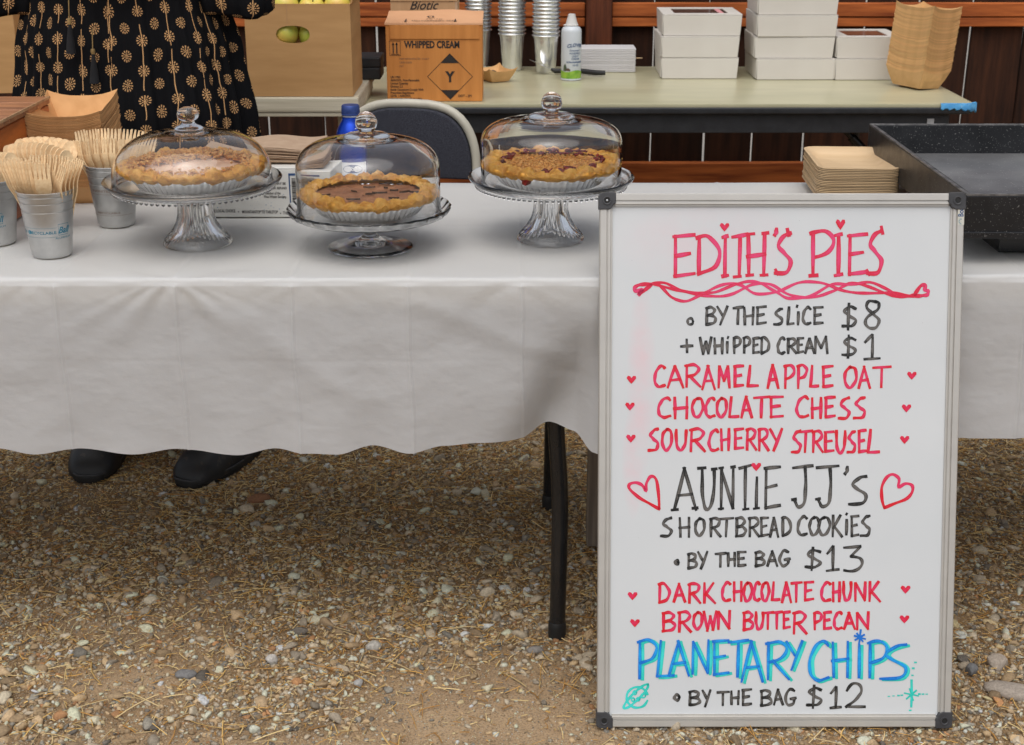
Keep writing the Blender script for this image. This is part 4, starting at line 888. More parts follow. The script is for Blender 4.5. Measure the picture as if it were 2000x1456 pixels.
def pie(label, cx, cy, z0, r, kind, seed):
    t = thing('pie', label, 'pie', (cx, cy, z0)); R = np.random.default_rng(seed); zt = .0335
    # crimped crust ring
    na, nb = 220, 22; P = []
    nl = 27; ph = R.random(nl)*.5; amp = .25+1.0*R.random(nl)
    for i in range(na):
        a = 2*PI*i/na; u = a/(2*PI)*nl; k = int(u) % nl; fr = u-int(u); lump = abs(math.sin(PI*fr))**.55*amp[k]; row = []; back = (.0085 if kind != 'apple' else .003)*max(0, math.sin(a))**2
        for j in range(nb+1):
            b = -PI*.62+ (PI*1.55)*j/nb; w = .0145*(1+.28*lump); hh = .0085*(.55+.85*lump)+back*.55
            q = r-.010+w*math.cos(b)*.85; z = zt-.001+hh*math.sin(b)+.003*lump+back*.5
            nz = .0046*float(fbm(np.array(a*17+j*.15), np.array(j*.55), 4, seed))+.0016*abs(float(fbm(np.array(a*50), np.array(j*.9), 2, seed+3))); q += nz*math.cos(b); z += nz*1.3
            row.append((q*math.cos(a), q*math.sin(a), z))
        P.append(row)
    vals = []
    for i in range(na):
        for j in range(nb+1): vals.append(max(0, .55-P[i][j][2]/.07)*.5 + (.25 if float(fbm(np.array(i*.09), np.array(j*.2), 3, seed+5)) > .25 else 0))
    mb = MB().grid(P, vals, closeu=True); ob('crust', mb.mesh('crust', M['crust'], 80), t)
    body = {'choc': M['choc'], 'apple': M['filling_reflection'], 'cherry': M['crumb']}[kind]
    # filling
    G_ = []; nr = 26
    for i in range(120):
        a = 2*PI*i/120; row = []
        for j in range(nr+1):
            q = (r-.016)*j/nr; x, y = q*math.cos(a), q*math.sin(a); f = float(fbm(np.array(x*60+5), np.array(y*60+5), 4, seed+2))
            z = zt-.002+.0035*f
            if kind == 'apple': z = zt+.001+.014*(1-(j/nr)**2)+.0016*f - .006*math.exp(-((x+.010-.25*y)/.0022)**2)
            if kind == 'choc':
                g = float(fbm(np.array(x*34), np.array(y*60), 3, seed+7)); z += .004*(g if g > 0 else .3*g) - (.004 if abs(g-.12) < .03 else 0)
            if kind == 'cherry': z = zt+.0005+.003*f
            row.append((x, y, z))
        G_.append(row)
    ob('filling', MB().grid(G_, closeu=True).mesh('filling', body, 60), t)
    if kind == 'choc':
        mb = MB(); 
        for q in range(15):   # curled dark cracks of the baked top
            a0 = R.random()*2*PI; rr = (r-.03)*math.sqrt(R.random()); x, y = rr*math.cos(a0), rr*math.sin(a0); an = R.normal(0, .5); L = .010+.02*R.random(); w = .0012+.0018*R.random()
            pts = [(x+L*s*math.cos(an+s*.6), y+L*s*math.sin(an+s*.6)*.7) for s in (-.5, -.2, .1, .5)]
            vs = []
            for s_, (px_, py_) in enumerate(pts):
                ww = w*(.3, 1, 1, .2)[s_]; vs += [(px_, py_-ww, zt+.0012), (px_, py_, zt+.0042+.001*R.random()), (px_, py_+ww, zt+.0008)]
            mb.add(vs, [(i*3+j, (i+1)*3+j, (i+1)*3+j+1, i*3+j+1) for i in range(3) for j in (0, 1)])
        ob('chocolate_flakes', mb.mesh('chocolate_flakes', M['chocdark'], 60), t)['kind'] = 'stuff'
    pts = []
    if kind == 'apple':
        for q in range(1500):
            a = R.random()*2*PI; rr = (r-.012)*math.sqrt(R.random()); x, y = rr*math.cos(a), rr*math.sin(a)
            front = y < -.02+.03*math.sin(x*30) and rr < r*.80
            if front and R.random() > .05: continue
            pts.append((x, y, zt+.003+.014*(1-(rr/r)**2)+.006*R.random()))
        ob('crumble_topping', crumbs('crumble_topping', M['crumb'], pts, .0018, .006, seed), t)['kind'] = 'stuff'
    if kind == 'cherry':
        for q in range(1300):
            a = R.random()*2*PI; rr = (r-.022)*math.sqrt(R.random()); x, y = rr*math.cos(a), rr*math.sin(a); pts.append((x, y, zt+.002+.003*R.random()))
        ob('crumble_topping', crumbs('crumble_topping', M['crumb'], pts, .001, .0034, seed), t)['kind'] = 'stuff'
        mb = MB(); cp = []
        for q in range(72):
            a = R.random()*2*PI; rr = (r-.027)+R.normal(0, .008); cp.append((rr*math.cos(a), rr*math.sin(a), zt+.006))
        for q in range(16):
            a = PI*(.25+.5*R.random()); cp.append(((r-.020)*math.cos(a), (r-.020)*math.sin(a), zt+.012))
        cp += [(-.052, -r*.90, zt-.006), (-.047, -r*.92, zt-.010)]
        ob('cherries', crumbs('cherries', M['cherry'], cp, .0045, .0095, seed+1), t)['kind'] = 'stuff'
    if kind == 'apple':
        pass
    return t
def cake_set(c, zpl, rpl, rb, tr, pr, Rd, zw, zc, rc, kz, kr, flat, round_, fluted, kind, seed, where, pielabel, standlabel, domelabel):
    (stand_fluted if fluted else stand_stem)(standlabel, c.x, c.y, zpl-.003, rpl, rb)
    z = zpl + .0002
    tin(f'fluted foil pie tin holding the {kind_name[kind]} pie, {where}', c.x, c.y, z, tr)
    pie(pielabel, c.x, c.y, z+.0018, pr, kind, seed)
    dome(domelabel, c.x, c.y, z+.0002+.0022, Rd, zw-z, zc-z, rc, kz, kr, flat, round_)
kind_name = dict(apple='caramel apple', choc='chocolate', cherry='cherry streusel')
cL, cM_, cR = at(387, 478, z=TZ), at(724, 487, z=TZ), at(1075, 470, z=TZ)
cake_set(cL, .855, .160, .0625, .118, .127, .1425, .872, .951, .026, .984, .0195, .72, True, True, 'apple', 5, 'left', 'caramel apple oat pie with crumbly topping and a slice cut, leftmost under glass',
         'fluted glass cake stand with ribbed flared foot, left one holding the crumble pie', 'round bell glass dome with flat knob over the left pie')
cake_set(cM_, .812, .147, .077, .115, .120, .1285, .885, .944, .041, .975, .0195, 1.0, False, False, 'choc', 6, 'middle', 'chocolate chess pie with cracked brown top in golden crust, middle under glass',
         'glass cake stand with thin stem and scalloped plate, the middle one', 'straight sided glass dome with round ball knob over the middle chocolate pie')
cake_set(cR, .853, .152, .062, .118, .122, .1285, .925, .968, .042, 1.000, .0190, 1.0, False, True, 'cherry', 7, 'right', 'sour cherry streusel pie with dark red cherries and crumbs, rightmost under glass',
         'fluted glass cake stand with ribbed flared foot, right one behind the menu board corner', 'straight sided glass dome with round ball knob over the right cherry pie')

# ------------------------------------------------------------------ aluminium cups with wooden cutlery
def cup_mesh(h, r0, r1, name='cup_body'):
    pr = [(0, .0022), (r0*.80, .0022), (r0*.86, .0), (r0*.94, .0), (r0, .003)]
    def rr(z): return r0+(r1-r0)*(z/h)
    for f, s in ((.10, 0), (.30, 0), (.305, .0006), (.52, .0006), (.70, .0006), (.705, -.0006), (.735, -.0006), (.74, .0006), (.83, .0010), (.835, -.0004), (.862, -.0004), (.867, .0012), (.93, .0016), (.935, .0003), (.985, .0006)): pr.append((rr(f*h)+s, f*h))
    inner = [(r-.0011, z) for r, z in pr[5:]][::-1]
    pr += [(r1+.0008, h-.0025), (r1+.0026, h-.0018), (r1+.0029, h-.0002), (r1+.0014, h+.0006), (r1-.0004, h-.0006)] + inner + [(0, .0034)]
    return MB().lathe(pr, 72).mesh(name, M['alu'], 50)
def cup_wrap(h, r0, r1, s, size, z, a0, fat=0, sx=1.0, shear=0):
    vs, fs = text_geo(s, size, sx=sx, fat=fat, shear=shear); o = []
    for x, y in vs:
        zz = z+y; r = r0+(r1-r0)*zz/h+.0009; a = a0+x/r; o.append((r*math.cos(a), r*math.sin(a), zz))
    return o, fs
def band(h, r0, r1, z, dz, a0, a1, n=20):
    P = []
    for i in range(n+1):
        a = a0+(a1-a0)*i/n; P.append([((r0+(r1-r0)*zz/h+.00085)*math.cos(a), (r0+(r1-r0)*zz/h+.00085)*math.sin(a), zz) for zz in (z, z+dz)])
    return P
cup_cache = {}
def cup(loc, label, h=.119, r0=.0345, r1=.0475, turn=0.0, word='RECYCLABLE'):
    t = thing('aluminium_cup', label, 'cup', loc, turn)
    key = (h, r0)
    if key not in cup_cache: cup_cache[key] = cup_mesh(h, r0, r1)
    ob('cup_body', cup_cache[key], t)
    mb = MB(); F_ = -PI/2
    if word == 'RECYCLABLE':
        for s, sz, z, a, fa, sx, sh in ((word, .0075, h*.385, F_-.02, .0001, 1.15, 0), ('Ball', .0165, h*.385, F_+.92, .0003, .9, .35), ('ALUMINUM', .005, h*.30, F_+.92, 0, 1.2, 0), ('INFINITELY', .0075, h*.385, F_-1.35, .0001, 1.1, 0)):
            v, f = cup_wrap(h, r0, r1, s, sz, z, a, fa, sx, sh); mb.add(v, f)
        g = 10
        for ca in (F_-.66, F_-.60):     # the linked rings
            P = []
            for i in range(g+1):
                q = 2*PI*i/g; P.append([((r0+(r1-r0)*.41+.001)*math.cos(ca+rr*math.cos(q)/.039), (r0+(r1-r0)*.41+.001)*math.sin(ca+rr*math.cos(q)/.039), h*.41+rr*math.sin(q)) for rr in (.0022, .0034)])
            mb.grid(P)
        for z, a0, a1 in ((h*.52, F_+.68, F_+1.18), (h*.355, F_+.68, F_+1.18)): mb.grid(band(h, r0, r1, z, .0007, a0, a1))
        for a in (F_+.68, F_+1.17): mb.grid(band(h, r0, r1, h*.355, h*.165, a, a+.012, 1))
        mb.grid(band(h, r0, r1, h*.475, .0004, F_-1.6, F_+.62)); mb.grid(band(h, r0, r1, h*.335, .0004, F_-1.6, F_+.62))
        v, f = cup_wrap(h, r0, r1, 'KEEP IT COLD - INFINITELY RECYCLABLE ALUMINUM' if 0 else 'INFINITELY RECYCLABLE   ALUMINUM CUP', .004, h*.16, F_, 0, 1.3); 
    else:
        for s, sz, z, a, sx in ((word, .0062, h*.60, F_-.25, 1.5), ('RECYCLABLE', .005, h*.24, F_-.1, 1.6)):
            v, f = cup_wrap(h, r0, r1, s, sz, z, a, 0, sx); mb.add(v, f)
        for z in (.56, .21): mb.grid(band(h, r0, r1, h*z, .0004, F_-1.4, F_+1.2))
    ob('cup_print', mb.mesh('cup_print', M['print_teal'] if word == 'RECYCLABLE' else M['print_gray']), t)
    return t
def cutlery_mesh(kind):
    L = .160
    def half(y):    # half width along the length (y from 0 at the handle's end)
        if y < .012: return .0066
        if y < .10: return .0056+.0006*math.sin(y*20)
        if kind == 'fork': return .0056+(.0138-.0056)*float(sm(.085, .120, y)) - (.001 if y > .15 else 0)
        u = (y-.100)/.060; return .0056+(.0160-.0056)*math.sin(min(1, max(0, u))**.85*PI*.5) if u < .62 else .0155*math.sqrt(max(0.02, 1-((u-.55)/.46)**2))
    ys = [0, .004, .012, .03, .055, .08, .100, .106, .112, .118, .124, .130, .134]
    if kind == 'spoon': ys += [.138, .143, .148, .152, .155, .158, .1598]
    def zc(x, y):
        c = .0045*float(sm(.095, .125, y)) - .0075*float(sm(.125, .162, y)); return c + (x*x*18*float(sm(.1, .13, y)) if kind == 'spoon' else x*x*5*float(sm(.1, .13, y)))
    mb = MB(); nx = 7; th = .0009
    def sheet(xs_of, ys_):
        T_, B_ = [], []
        for y in ys_:
            T_.append([(x, y, zc(x, y)+th) for x in xs_of(y)]); B_.append([(x, y, zc(x, y)-th) for x in xs_of(y)])
        n = len(ys_); m = len(T_[0]); vs = [p for r in T_ for p in r]+[p for r in B_ for p in r]; o = n*m; fs = []
        for i in range(n-1):
            for j in range(m-1): a = i*m+j; fs.append((a, a+1, a+m+1, a+m)); fs.append((o+a, o+a+m, o+a+m+1, o+a+1))
            for j in (0, m-1): a = i*m+j; fs.append((a, a+m, o+a+m, o+a) if j == 0 else (a+m, a, o+a, o+a+m))
        for j in range(m-1): fs.append((j+1, j, o+j, o+j+1)); e = (n-1)*m+j; fs.append((e, e+1, o+e+1, o+e))
        mb.add(vs, fs)
    sheet(lambda y: np.linspace(-half(y), half(y), nx), ys)
    if kind == 'fork':
        W = .0135; tw = .0050
        for k in range(4):
            c0 = -W+tw*.5+k*(2*W-tw)/3
            sheet(lambda y, c0=c0: np.linspace(c0*(1-.10*(y-.134)/.026)-tw*.5*(1-.45*float(sm(.146, .162, y))), c0*(1-.10*(y-.134)/.026)+tw*.5*(1-.45*float(sm(.146, .162, y))), 3), [.1338, .142, .150, .157, .1605])
    me = mb.mesh(kind, M['cutlery'], 50); return me
FORK, SPOON = cutlery_mesh('fork'), cutlery_mesh('spoon')
def put(kind, foot, head, face, label, group):
    """stand a fork or spoon: foot = handle end, head = direction point, face = where its flat side looks"""
    foot, head = Vector(foot), Vector(head); y = (head-foot).normalized(); z = Vector(face); z = (z-y*z.dot(y)).normalized(); x = y.cross(z)
    m = Matrix((x, y, z)).transposed().to_4x4(); m.translation = foot
    o = bpy.data.objects.new('wooden_'+kind, FORK if kind == 'fork' else SPOON); C.objects.link(o); o.matrix_world = m
    tag(o, label, kind, group); return o
pF, pLft, pRgt = at(103, 500, z=TZ), at(-13, 482, z=TZ), at(229, 441, z=TZ); pB = Vector((-.888, 2.590, TZ))
for nm_ in (): pass
H_ = .1195
cup((pF.x, pF.y, TZ+.003), 'silver aluminium cup with teal print full of wooden forks, nearest the front edge', turn=0)
cup((pLft.x, pLft.y+.02, TZ+.003), 'aluminium cup of wooden spoons cut by the left edge of the photo', turn=-.45)
cup((pB.x, pB.y, TZ+.003), 'shaded aluminium cup of wooden spoons hidden behind the front fork cup', turn=.3)
cup((pRgt.x, pRgt.y, TZ+.003), 'aluminium cup of wooden forks beside the left cake stand', turn=0, word='INFINITELY')
def fan_row(kind, c, n, x0, x1, y0, lean_x0, lean_x1, face0, face1, zlift, label, group, yj=.0, dy=0.0, sl=0.0):
    for i in range(n):
        u = i/max(1, n-1); X = x0+(x1-x0)*u; lx = lean_x0+(lean_x1-lean_x0)*u; fa = face0+(face1-face0)*u+random.uniform(-.04, .04)
        foot = Vector((c.x+X*.55, c.y+y0*.5+.006+sl*.35*(.5-u), TZ+.006+zlift+random.uniform(0, .004)))
        head = foot+Vector((lx, dy-.02+sl*(.5-u)+random.uniform(-yj, yj), .155)); put(kind, foot, head, (math.cos(fa), math.sin(fa), .0), label, group)
gF = 'wooden forks in the front cup'
fan_row('fork', pF, 10, -.037, .008, -.016, -.048, -.004, -.75, -1.10, .010, 'pale wooden fork in the tight row filling the nearest aluminium cup', gF, .001, .004, .030)
o = put('fork', (pF.x+.004, pF.y-.014, TZ+.018), (pF.x+.014, pF.y-.046, TZ+.17), (.25, -1, .05), 'wooden fork facing forward at the right end of the front row', None)
for i in range(5): put('fork', (pF.x+.014+i*.002, pF.y-.010+i*.006, TZ+.010+i*.001), (pF.x+.042+i*.0042, pF.y-.026+i*.011, TZ+.165), (-.80+.03*i, -.70, 0), 'wooden fork in the right hand bunch of the nearest cup', 'forks at the right of the front cup')
for i in range(6): put('fork', (pF.x-.012+i*.003, pF.y+.014, TZ+.016), (pF.x-.022+i*.0105, pF.y+.026, TZ+.175), (-.45, -.9, 0), 'wooden fork in the back row of the nearest cup', 'forks at the back of the front cup')
gR = 'wooden forks in the cup beside the left cake stand'
fan_row('fork', pRgt, 9, -.034, .034, -.012, -.040, .050, -2.3, -1.1, .004, 'pale wooden fork standing in the cup beside the left cake stand', gR, .006, .004)
fan_row('fork', pRgt, 7, -.030, .034, .020, -.046, .052, -1.9, -1.3, .016, 'pale wooden fork standing in the cup beside the left cake stand', gR, .006, .030)
gB = 'wooden spoons in the shaded cup'
for i in range(13):
    u = i/12; put('spoon', (pB.x-.012+.02*u, pB.y+.004, TZ+.010), (pB.x-.062+.125*u, pB.y+.018-.04*u, TZ+.160+.006*math.sin(u*PI)), (.62, -.78, .2), 'wooden spoon in the row of the shaded cup behind the front cup', gB)
for i in range(9):
    u = i/8; put('spoon', (pB.x-.006+.012*u, pB.y+.012, TZ+.016), (pB.x-.045+.105*u, pB.y+.030, TZ+.172), (-.3+.6*u, -.9, .2), 'wooden spoon in the row of the shaded cup behind the front cup', gB)
for i in range(7):
    u = i/6; put('spoon', (pLft.x+.002*i, pLft.y+.018, TZ+.010), (pLft.x-.01+.052*u, pLft.y+.012+.02*u, TZ+.165), (.35+.3*u, -.85, .1), 'wooden spoon in the cup cut by the left edge of the photo', 'wooden spoons in the left edge cup')

# ------------------------------------------------------------------ kraft food boats, in stacks
def boat_mesh(wx, wy, bx, by, h, peak, name='paper_tray'):
    """wx, wy half sizes at the rim, bx, by at the base; peak = extra height at the corners"""
    n = 9; rim, base, tt = [], [], []
    cs = [(-1, -1), (1, -1), (1, 1), (-1, 1)]
    for k in range(4):
        a, b = cs[k], cs[(k+1) % 4]
        for i in range(n):
            u = i/n; sx, sy = a[0]+(b[0]-a[0])*u, a[1]+(b[1]-a[1])*u; s = math.sin(PI*u)
            inw = 1-.0*s; z = h+peak*(1-s)**1.6
            rim.append((sx*wx*(1-.10*s if k % 2 else 1), sy*wy*(1-.06*s if k % 2 == 0 else 1), z)); base.append((sx*bx, sy*by, .0))
    m = len(rim); th = .0007
    rows = [[(0, 0, 0)]*m, base, [((r[0]+b[0])/2*1.02, (r[1]+b[1])/2*1.02, (r[2]+b[2])/2) for r, b in zip(rim, base)], rim]
    inn = [[(0, 0, th)]*m, [(b[0]*.985, b[1]*.985, th) for b in base], [(p[0]*.985, p[1]*.985, p[2]+th) for p in rows[2]], [(p[0]*.988, p[1]*.99, p[2]) for p in rim]]
    mb = MB(); P = [list(c) for c in zip(*(rows+inn[::-1]))]; mb.grid(P, closeu=True); me = mb.mesh(name, None, 35)
    return me
def boat_stack(proto, n, base, step, tilt, rz, label, group, jit=.0011, seed=0, topl=None):
    r = random.Random(seed)
    for i in range(n):
        u = i; o = proto.copy() if i else proto
        if i: C.objects.link(o)
        o.location = (base[0]+tilt[0]*i*step+r.uniform(-jit, jit), base[1]+tilt[1]*i*step+r.uniform(-jit, jit), base[2]+i*step+r.uniform(0, .0003))
        o.rotation_euler = (-tilt[1]*.9, tilt[0]*.9, rz+r.uniform(-.012, .012)); tag(o, label if (i < n-1 or not topl) else topl, 'food tray', group if (i < n-1 or not topl) else None)
me = boat_mesh(.074, .108, .052, .080, .040, .012); me.materials.append(M['tray'])
boat_stack(ob('paper_tray', me), 48, (-.905, 2.895, TZ+.004), .0031, (0, -.06), .10, 'kraft paper food boat nested in the tall stack between crate and cups', 'kraft food boats stacked beside the crate', seed=2, topl='topmost kraft paper food boat of the left stack, in front of the dress')
me = boat_mesh(.058, .082, .040, .058, .046, .012); me.materials.append(M['tray2'])
boat_stack(ob('paper_tray', me), 58, (at(1782, 168, z=TZ).x, 4.41, TZ+.004), .0034, (.07, -.02), .50, 'kraft paper food boat nested in the tall leaning stack on the back table', 'kraft food boats stacked at the corner of the back table', seed=3, topl='topmost kraft paper food boat of the leaning stack at right')
# small boat with its contents on the back table
pt_ = at(966, 160, z=TZ); me = boat_mesh(.052, .062, .030, .040, .034, .012); me.materials.append(M['tray2'])
o = ob('paper_tray', me, None, (pt_.x, pt_.y+.02, TZ+.002), (0, 0, .5)); tag(o, 'single open kraft food boat right of the whipped cream box', 'food tray')
o = ob('dark_ball', MB().lathe([(0, -.015)]+[(.0165*math.cos(a), .0155*math.sin(a)) for a in np.linspace(-1.2, 1.2, 9)]+[(0, .0158)], 20).mesh('dark_ball', M['rubber'], 60), None, (pt_.x-.006, pt_.y+.01, TZ+.020)); tag(o, 'small dark round ball lying in the open kraft boat', 'ball')
o = ob('foil_scrap', crumbs('foil_scrap', M['foil'], [(0, 0, 0), (.008, .003, .001), (-.008, 0, 0)], .009, .012, 5), None, (pt_.x-.012, pt_.y+.03, TZ+.018)); tag(o, 'crumpled foil scrap behind the dark ball in the kraft boat', 'foil')

# ------------------------------------------------------------------ palm leaf plates
def plate_mesh():
    wx, wy = .084, .118; mb = MB(); rows = []
    def rr(w, d, r, z, n=6):
        o = []
        for cx, cy, a0 in ((w-r, d-r, 0), (-w+r, d-r, PI/2), (-w+r, -d+r, PI), (w-r, -d+r, 1.5*PI)):
            for k in range(n+1): a = a0+k*PI/2/n; o.append((cx+r*math.cos(a), cy+r*math.sin(a), z))
        return o
    L = [rr(.001, .001, .0005, .0), rr(wx-.026, wy-.026, .012, .0), rr(wx-.016, wy-.016, .020, .006), rr(wx-.005, wy-.005, .026, .0175), rr(wx, wy, .028, .0185), rr(wx, wy, .028, .0203), rr(wx-.006, wy-.006, .025, .0198), rr(wx-.018, wy-.018, .019, .008), rr(wx-.028, wy-.028, .011, .0022), rr(.001, .001, .0005, .0022)]
    mb.grid([list(c) for c in zip(*L)], closeu=True); return mb.mesh('palm_leaf_plate', M['palm'], 50)
pm = plate_mesh()
for i in range(19):
    o = ob('palm_leaf_plate', pm, None, (.708+random.uniform(-.001, .001), 2.886+random.uniform(-.001, .001), TZ+.003+i*.0033), (0, 0, -.055+random.uniform(-.01, .01)))
    tag(o, 'square palm leaf plate nested in the stack left of the griddle' if i < 18 else 'topmost square palm leaf plate of the stack beside the griddle', 'plate', 'palm leaf plates stacked beside the griddle' if i < 18 else None)

# ------------------------------------------------------------------ black griddle tray
def griddle():
    x0, x1, y0, y1, z0, z1 = .779, 1.60, 2.345, 3.04, .796, .869; t = thing('griddle', 'big black scratched steel griddle tray with high walls on the right table', 'griddle', ((x0+x1)/2, (y0+y1)/2, TZ)); ox, oy, oz = (x0+x1)/2, (y0+y1)/2, TZ
    w = .010; wa = lambda a, b, c, d, e, f, nm, m: ob(nm, MB().box(a-ox, b-ox, c-oy, d-oy, e-oz, f-oz).mesh(nm, m, bevel=.0018, seg=2), t)
    wa(x0, x1, y0, y0+w, z0, z1, 'wall_panel', M['griddle']); wa(x0, x1, y1-w, y1, z0, z1, 'wall_panel', M['griddle'])
    wa(x0, x0+w, y0+w+.0005, y1-w-.0005, z0, z1, 'wall_panel', M['griddle']); wa(x1-w, x1, y0+w+.0005, y1-w-.0005, z0, z1, 'wall_panel', M['griddle'])
    wa(x0+w+.0005, x1-w-.0005, y0+w+.0005, y1-w-.0005, z0+.004, z0+.012, 'cooking_plate', M['griddle_in'])
    wa(x0-.003, x1+.003, y0-.004, y0-.0005, z0-.002, z0+.010, 'base_lip', M['edge_steel'] if 0 else M['griddle'])
    for a, b, c, d in ((x0+.0005, x1-.0005, y0+.001, y0+w-.001), (x0+.0005, x1-.0005, y1-w+.001, y1-.001), (x0+.001, x0+w-.001, y0+w, y1-w), (x1-w+.001, x1-.001, y0+w, y1-w)): wa(a, b, c, d, z1+.0002, z1+.0016, 'worn_rim', M['edge_steel'])
    ob('base', MB().box(.872-ox, 1.52-ox, 2.42-oy, 2.96-oy, .003, z0-oz-.0005).mesh('base', M['blacksteel'], bevel=.003, seg=2), t)
griddle()

# ------------------------------------------------------------------ left: crate, cartons; white water carton; napkins; bottle
def crate():
    x0, x1, y0, y1, z0, z1 = -1.42, -.968, 2.585, 2.925, TZ+.003, .948; t = thing('wooden_crate', 'reddish varnished wooden crate with lit edges coloured pale, left end of the table', 'crate', ((x0+x1)/2, (y0+y1)/2, z0)); ox, oy, oz = t.location
    def b(nm, a, bb, c, d, e, f, m): return ob(nm, MB().box(a-ox, bb-ox, c-oy, d-oy, e-oz, f-oz).mesh(nm, m, bevel=.002, seg=1), t)
    nb = 3; hh = (z1-z0-.016)/nb
    for k in range(nb):
        e, f = z0+k*hh+.001, z0+(k+1)*hh-.001
        b('plank', x1-.014, x1, y0, y1, e, f, M['crate']); b('plank', x0, x0+.014, y0, y1, e, f, M['crate'])
        b('plank', x0+.0145, x1-.0145, y0, y0+.014, e, f, M['crate']); b('plank', x0+.0145, x1-.0145, y1-.014, y1, e, f, M['crate'])
    for k in range(4):
        c = y0+.001+(y1-y0)*k/4; b('lid_plank', x0-.002, x1+.004, c, c+(y1-y0)/4-.0025, z1-.0145, z1, M['crate_top'])
    b('lit_edge', x1+.0042, x1+.0062, y0, y1-.002, z1-.004, z1+.0012, M['crate_edge'])  # thin strip added as the lit edge of the lid
crate()
def carton(name, label, x0, x1, y0, y1, z0, z1, m, rz=0, cat='box', bevel=.003, flap=None, open_top=False, hole=None):
    cx, cy = (x0+x1)/2, (y0+y1)/2; t = thing(name, label, cat, (cx, cy, z0), rz); hx, hy, H = (x1-x0)/2, (y1-y0)/2, z1-z0; th = .004
    def pn(nm, a, b, c, d, e, f, mm=m): return ob(nm, MB().box(a, b, c, d, e, f).mesh(nm, mm, bevel=.0012, seg=1), t)
    if hole:
        (hxc, hzc, hw, hh) = hole; n = 24; o = [(hw*math.copysign(abs(math.cos(a))**.8, math.cos(a)), hh*math.copysign(abs(math.sin(a))**.9, math.sin(a))) for a in [2*PI*k/n for k in range(n)]]
        outer = []
        for x, z in o:
            a = math.atan2(z, x); dx, dz = math.cos(a), math.sin(a); s = min(((hx-hxc) if dx > 0 else (hx+hxc))/max(1e-6, abs(dx)), ((H-hzc) if dz > 0 else hzc)/max(1e-6, abs(dz))); outer.append((hxc+dx*s, hzc+dz*s))
        P = [[(hxc+a[0], -hy+th, hzc+a[1]), (hxc+a[0], -hy, hzc+a[1]), (b[0], -hy, b[1]), (b[0], -hy+th, b[1])] for a, b in zip(o, outer)]
        for cxn, czn in ((-hx, 0), (hx, 0), (hx, H), (-hx, H)):
            k = min(range(n), key=lambda q: (outer[q][0]-cxn)**2+(outer[q][1]-czn)**2); P[k][2] = (cxn, -hy, czn); P[k][3] = (cxn, -hy+th, czn)
        mb = MB().grid([r+[r[0]] for r in P], closeu=True); ob('front_panel', mb.mesh('front_panel', m, recalc=True), t)
    else: pn('front_panel', -hx, hx, -hy, -hy+th, 0, H)
    pn('back_panel', -hx, hx, hy-th, hy, 0, H); pn('side_panel', -hx, -hx+th, -hy+th, hy-th, 0, H); pn('side_panel', hx-th, hx, -hy+th, hy-th, 0, H); pn('bottom_panel', -hx+th, hx-th, -hy+th, hy-th, 0, th)
    if not open_top: pn('lid', -hx, hx, -hy, hy, H+.0003, H+.0035)
    return t, hx, hy, H
def flat_text(parent, s, size, x, z, y, mat_, name='lettering', sx=1.0, fat=0, shear=0, rot=0, align='LEFT', out=None, fit=None):
    vs, fs = text_geo(s, size, sx=sx, fat=fat, shear=shear, align=align)
    if fit: w_ = max(a for a, b in vs); vs = [(a*fit/w_, b) for a, b in vs]
    c, q = math.cos(rot), math.sin(rot)
    pts = [(x+a*c-b*q, y, z+a*q+b*c) for a, b in vs]
    if out is not None: out.add(pts, fs); return
    ob(name, MB().add(pts, fs).mesh(name, mat_), parent)
# water carton on the cloth, napkins on it
wb = at(372, 427, z=TZ); wr = at(646, 430, z=TZ)
t, hx, hy, H = carton('water_carton', 'white speckled water carton with blue print, on the cloth behind the left and middle pies', wb.x, wr.x, wb.y-.002, wb.y+.19, TZ+.003, zat(331, wb.y), M['speckled'])
mb = MB(); yy = -hy-.0006
def X_(px, py): q = at(px, py, y=wb.y-.002); return q.x-(wb.x+wr.x)/2, q.z-(TZ+.003)
for s, px, py, sz, sx in (('THE LOCAL CHOICE', 412, 415, .0068, 48), ('MOUNTAINTOP TO TABLETOP', 473, 417, .0068, 70), ('THE', 553, 419, .0068, 10), ('Member of the', 518, 380, .0062, 30), ('Fine Water Society.', 516, 387, .0062, 44), ('MAY BE', 538, 361, .0055, 20), ('OR REFUND', 532, 370, .0055, 28)):
    x, z = X_(px, py); flat_text(t, s, sz*1.22, x, z, yy, None, fat=.00018, out=mb, fit=sx/990)
for px, py in ((466, 414), (548, 417)): x, z = X_(px, py); mb.prism([(x+.0012*math.cos(a), z+.0012*math.sin(a)) for a in np.linspace(0, 2*PI, 9)[:-1]], yy-.0002, yy, Matrix(((1, 0, 0, 0), (0, 0, 1, 0), (0, 1, 0, 0), (0, 0, 0, 1))))
ob('lettering', mb.mesh('lettering', M['print']), t)
mb = MB()
x0, zt_ = X_(563, 339); x1, zb_ = X_(569, 402); x2, _ = X_(600, 339)
mb.box(x0, x1, yy, yy+.0003, zb_, zt_); mb.box(x1, x2+.02, yy, yy+.0003, zt_-.0045, zt_); ob('blue_frame', mb.mesh('blue_frame', M['print_blue']), t)
mb = MB(); z = zt_-.010
while z > zb_+.002: d = random.choice((.0007, .0012, .0020)); mb.box(x1+.003, x2+.008, yy, yy+.0003, z-d, z); z -= d+random.choice((.0009, .0014))
ob('barcode', mb.mesh('barcode', M['print']), t)
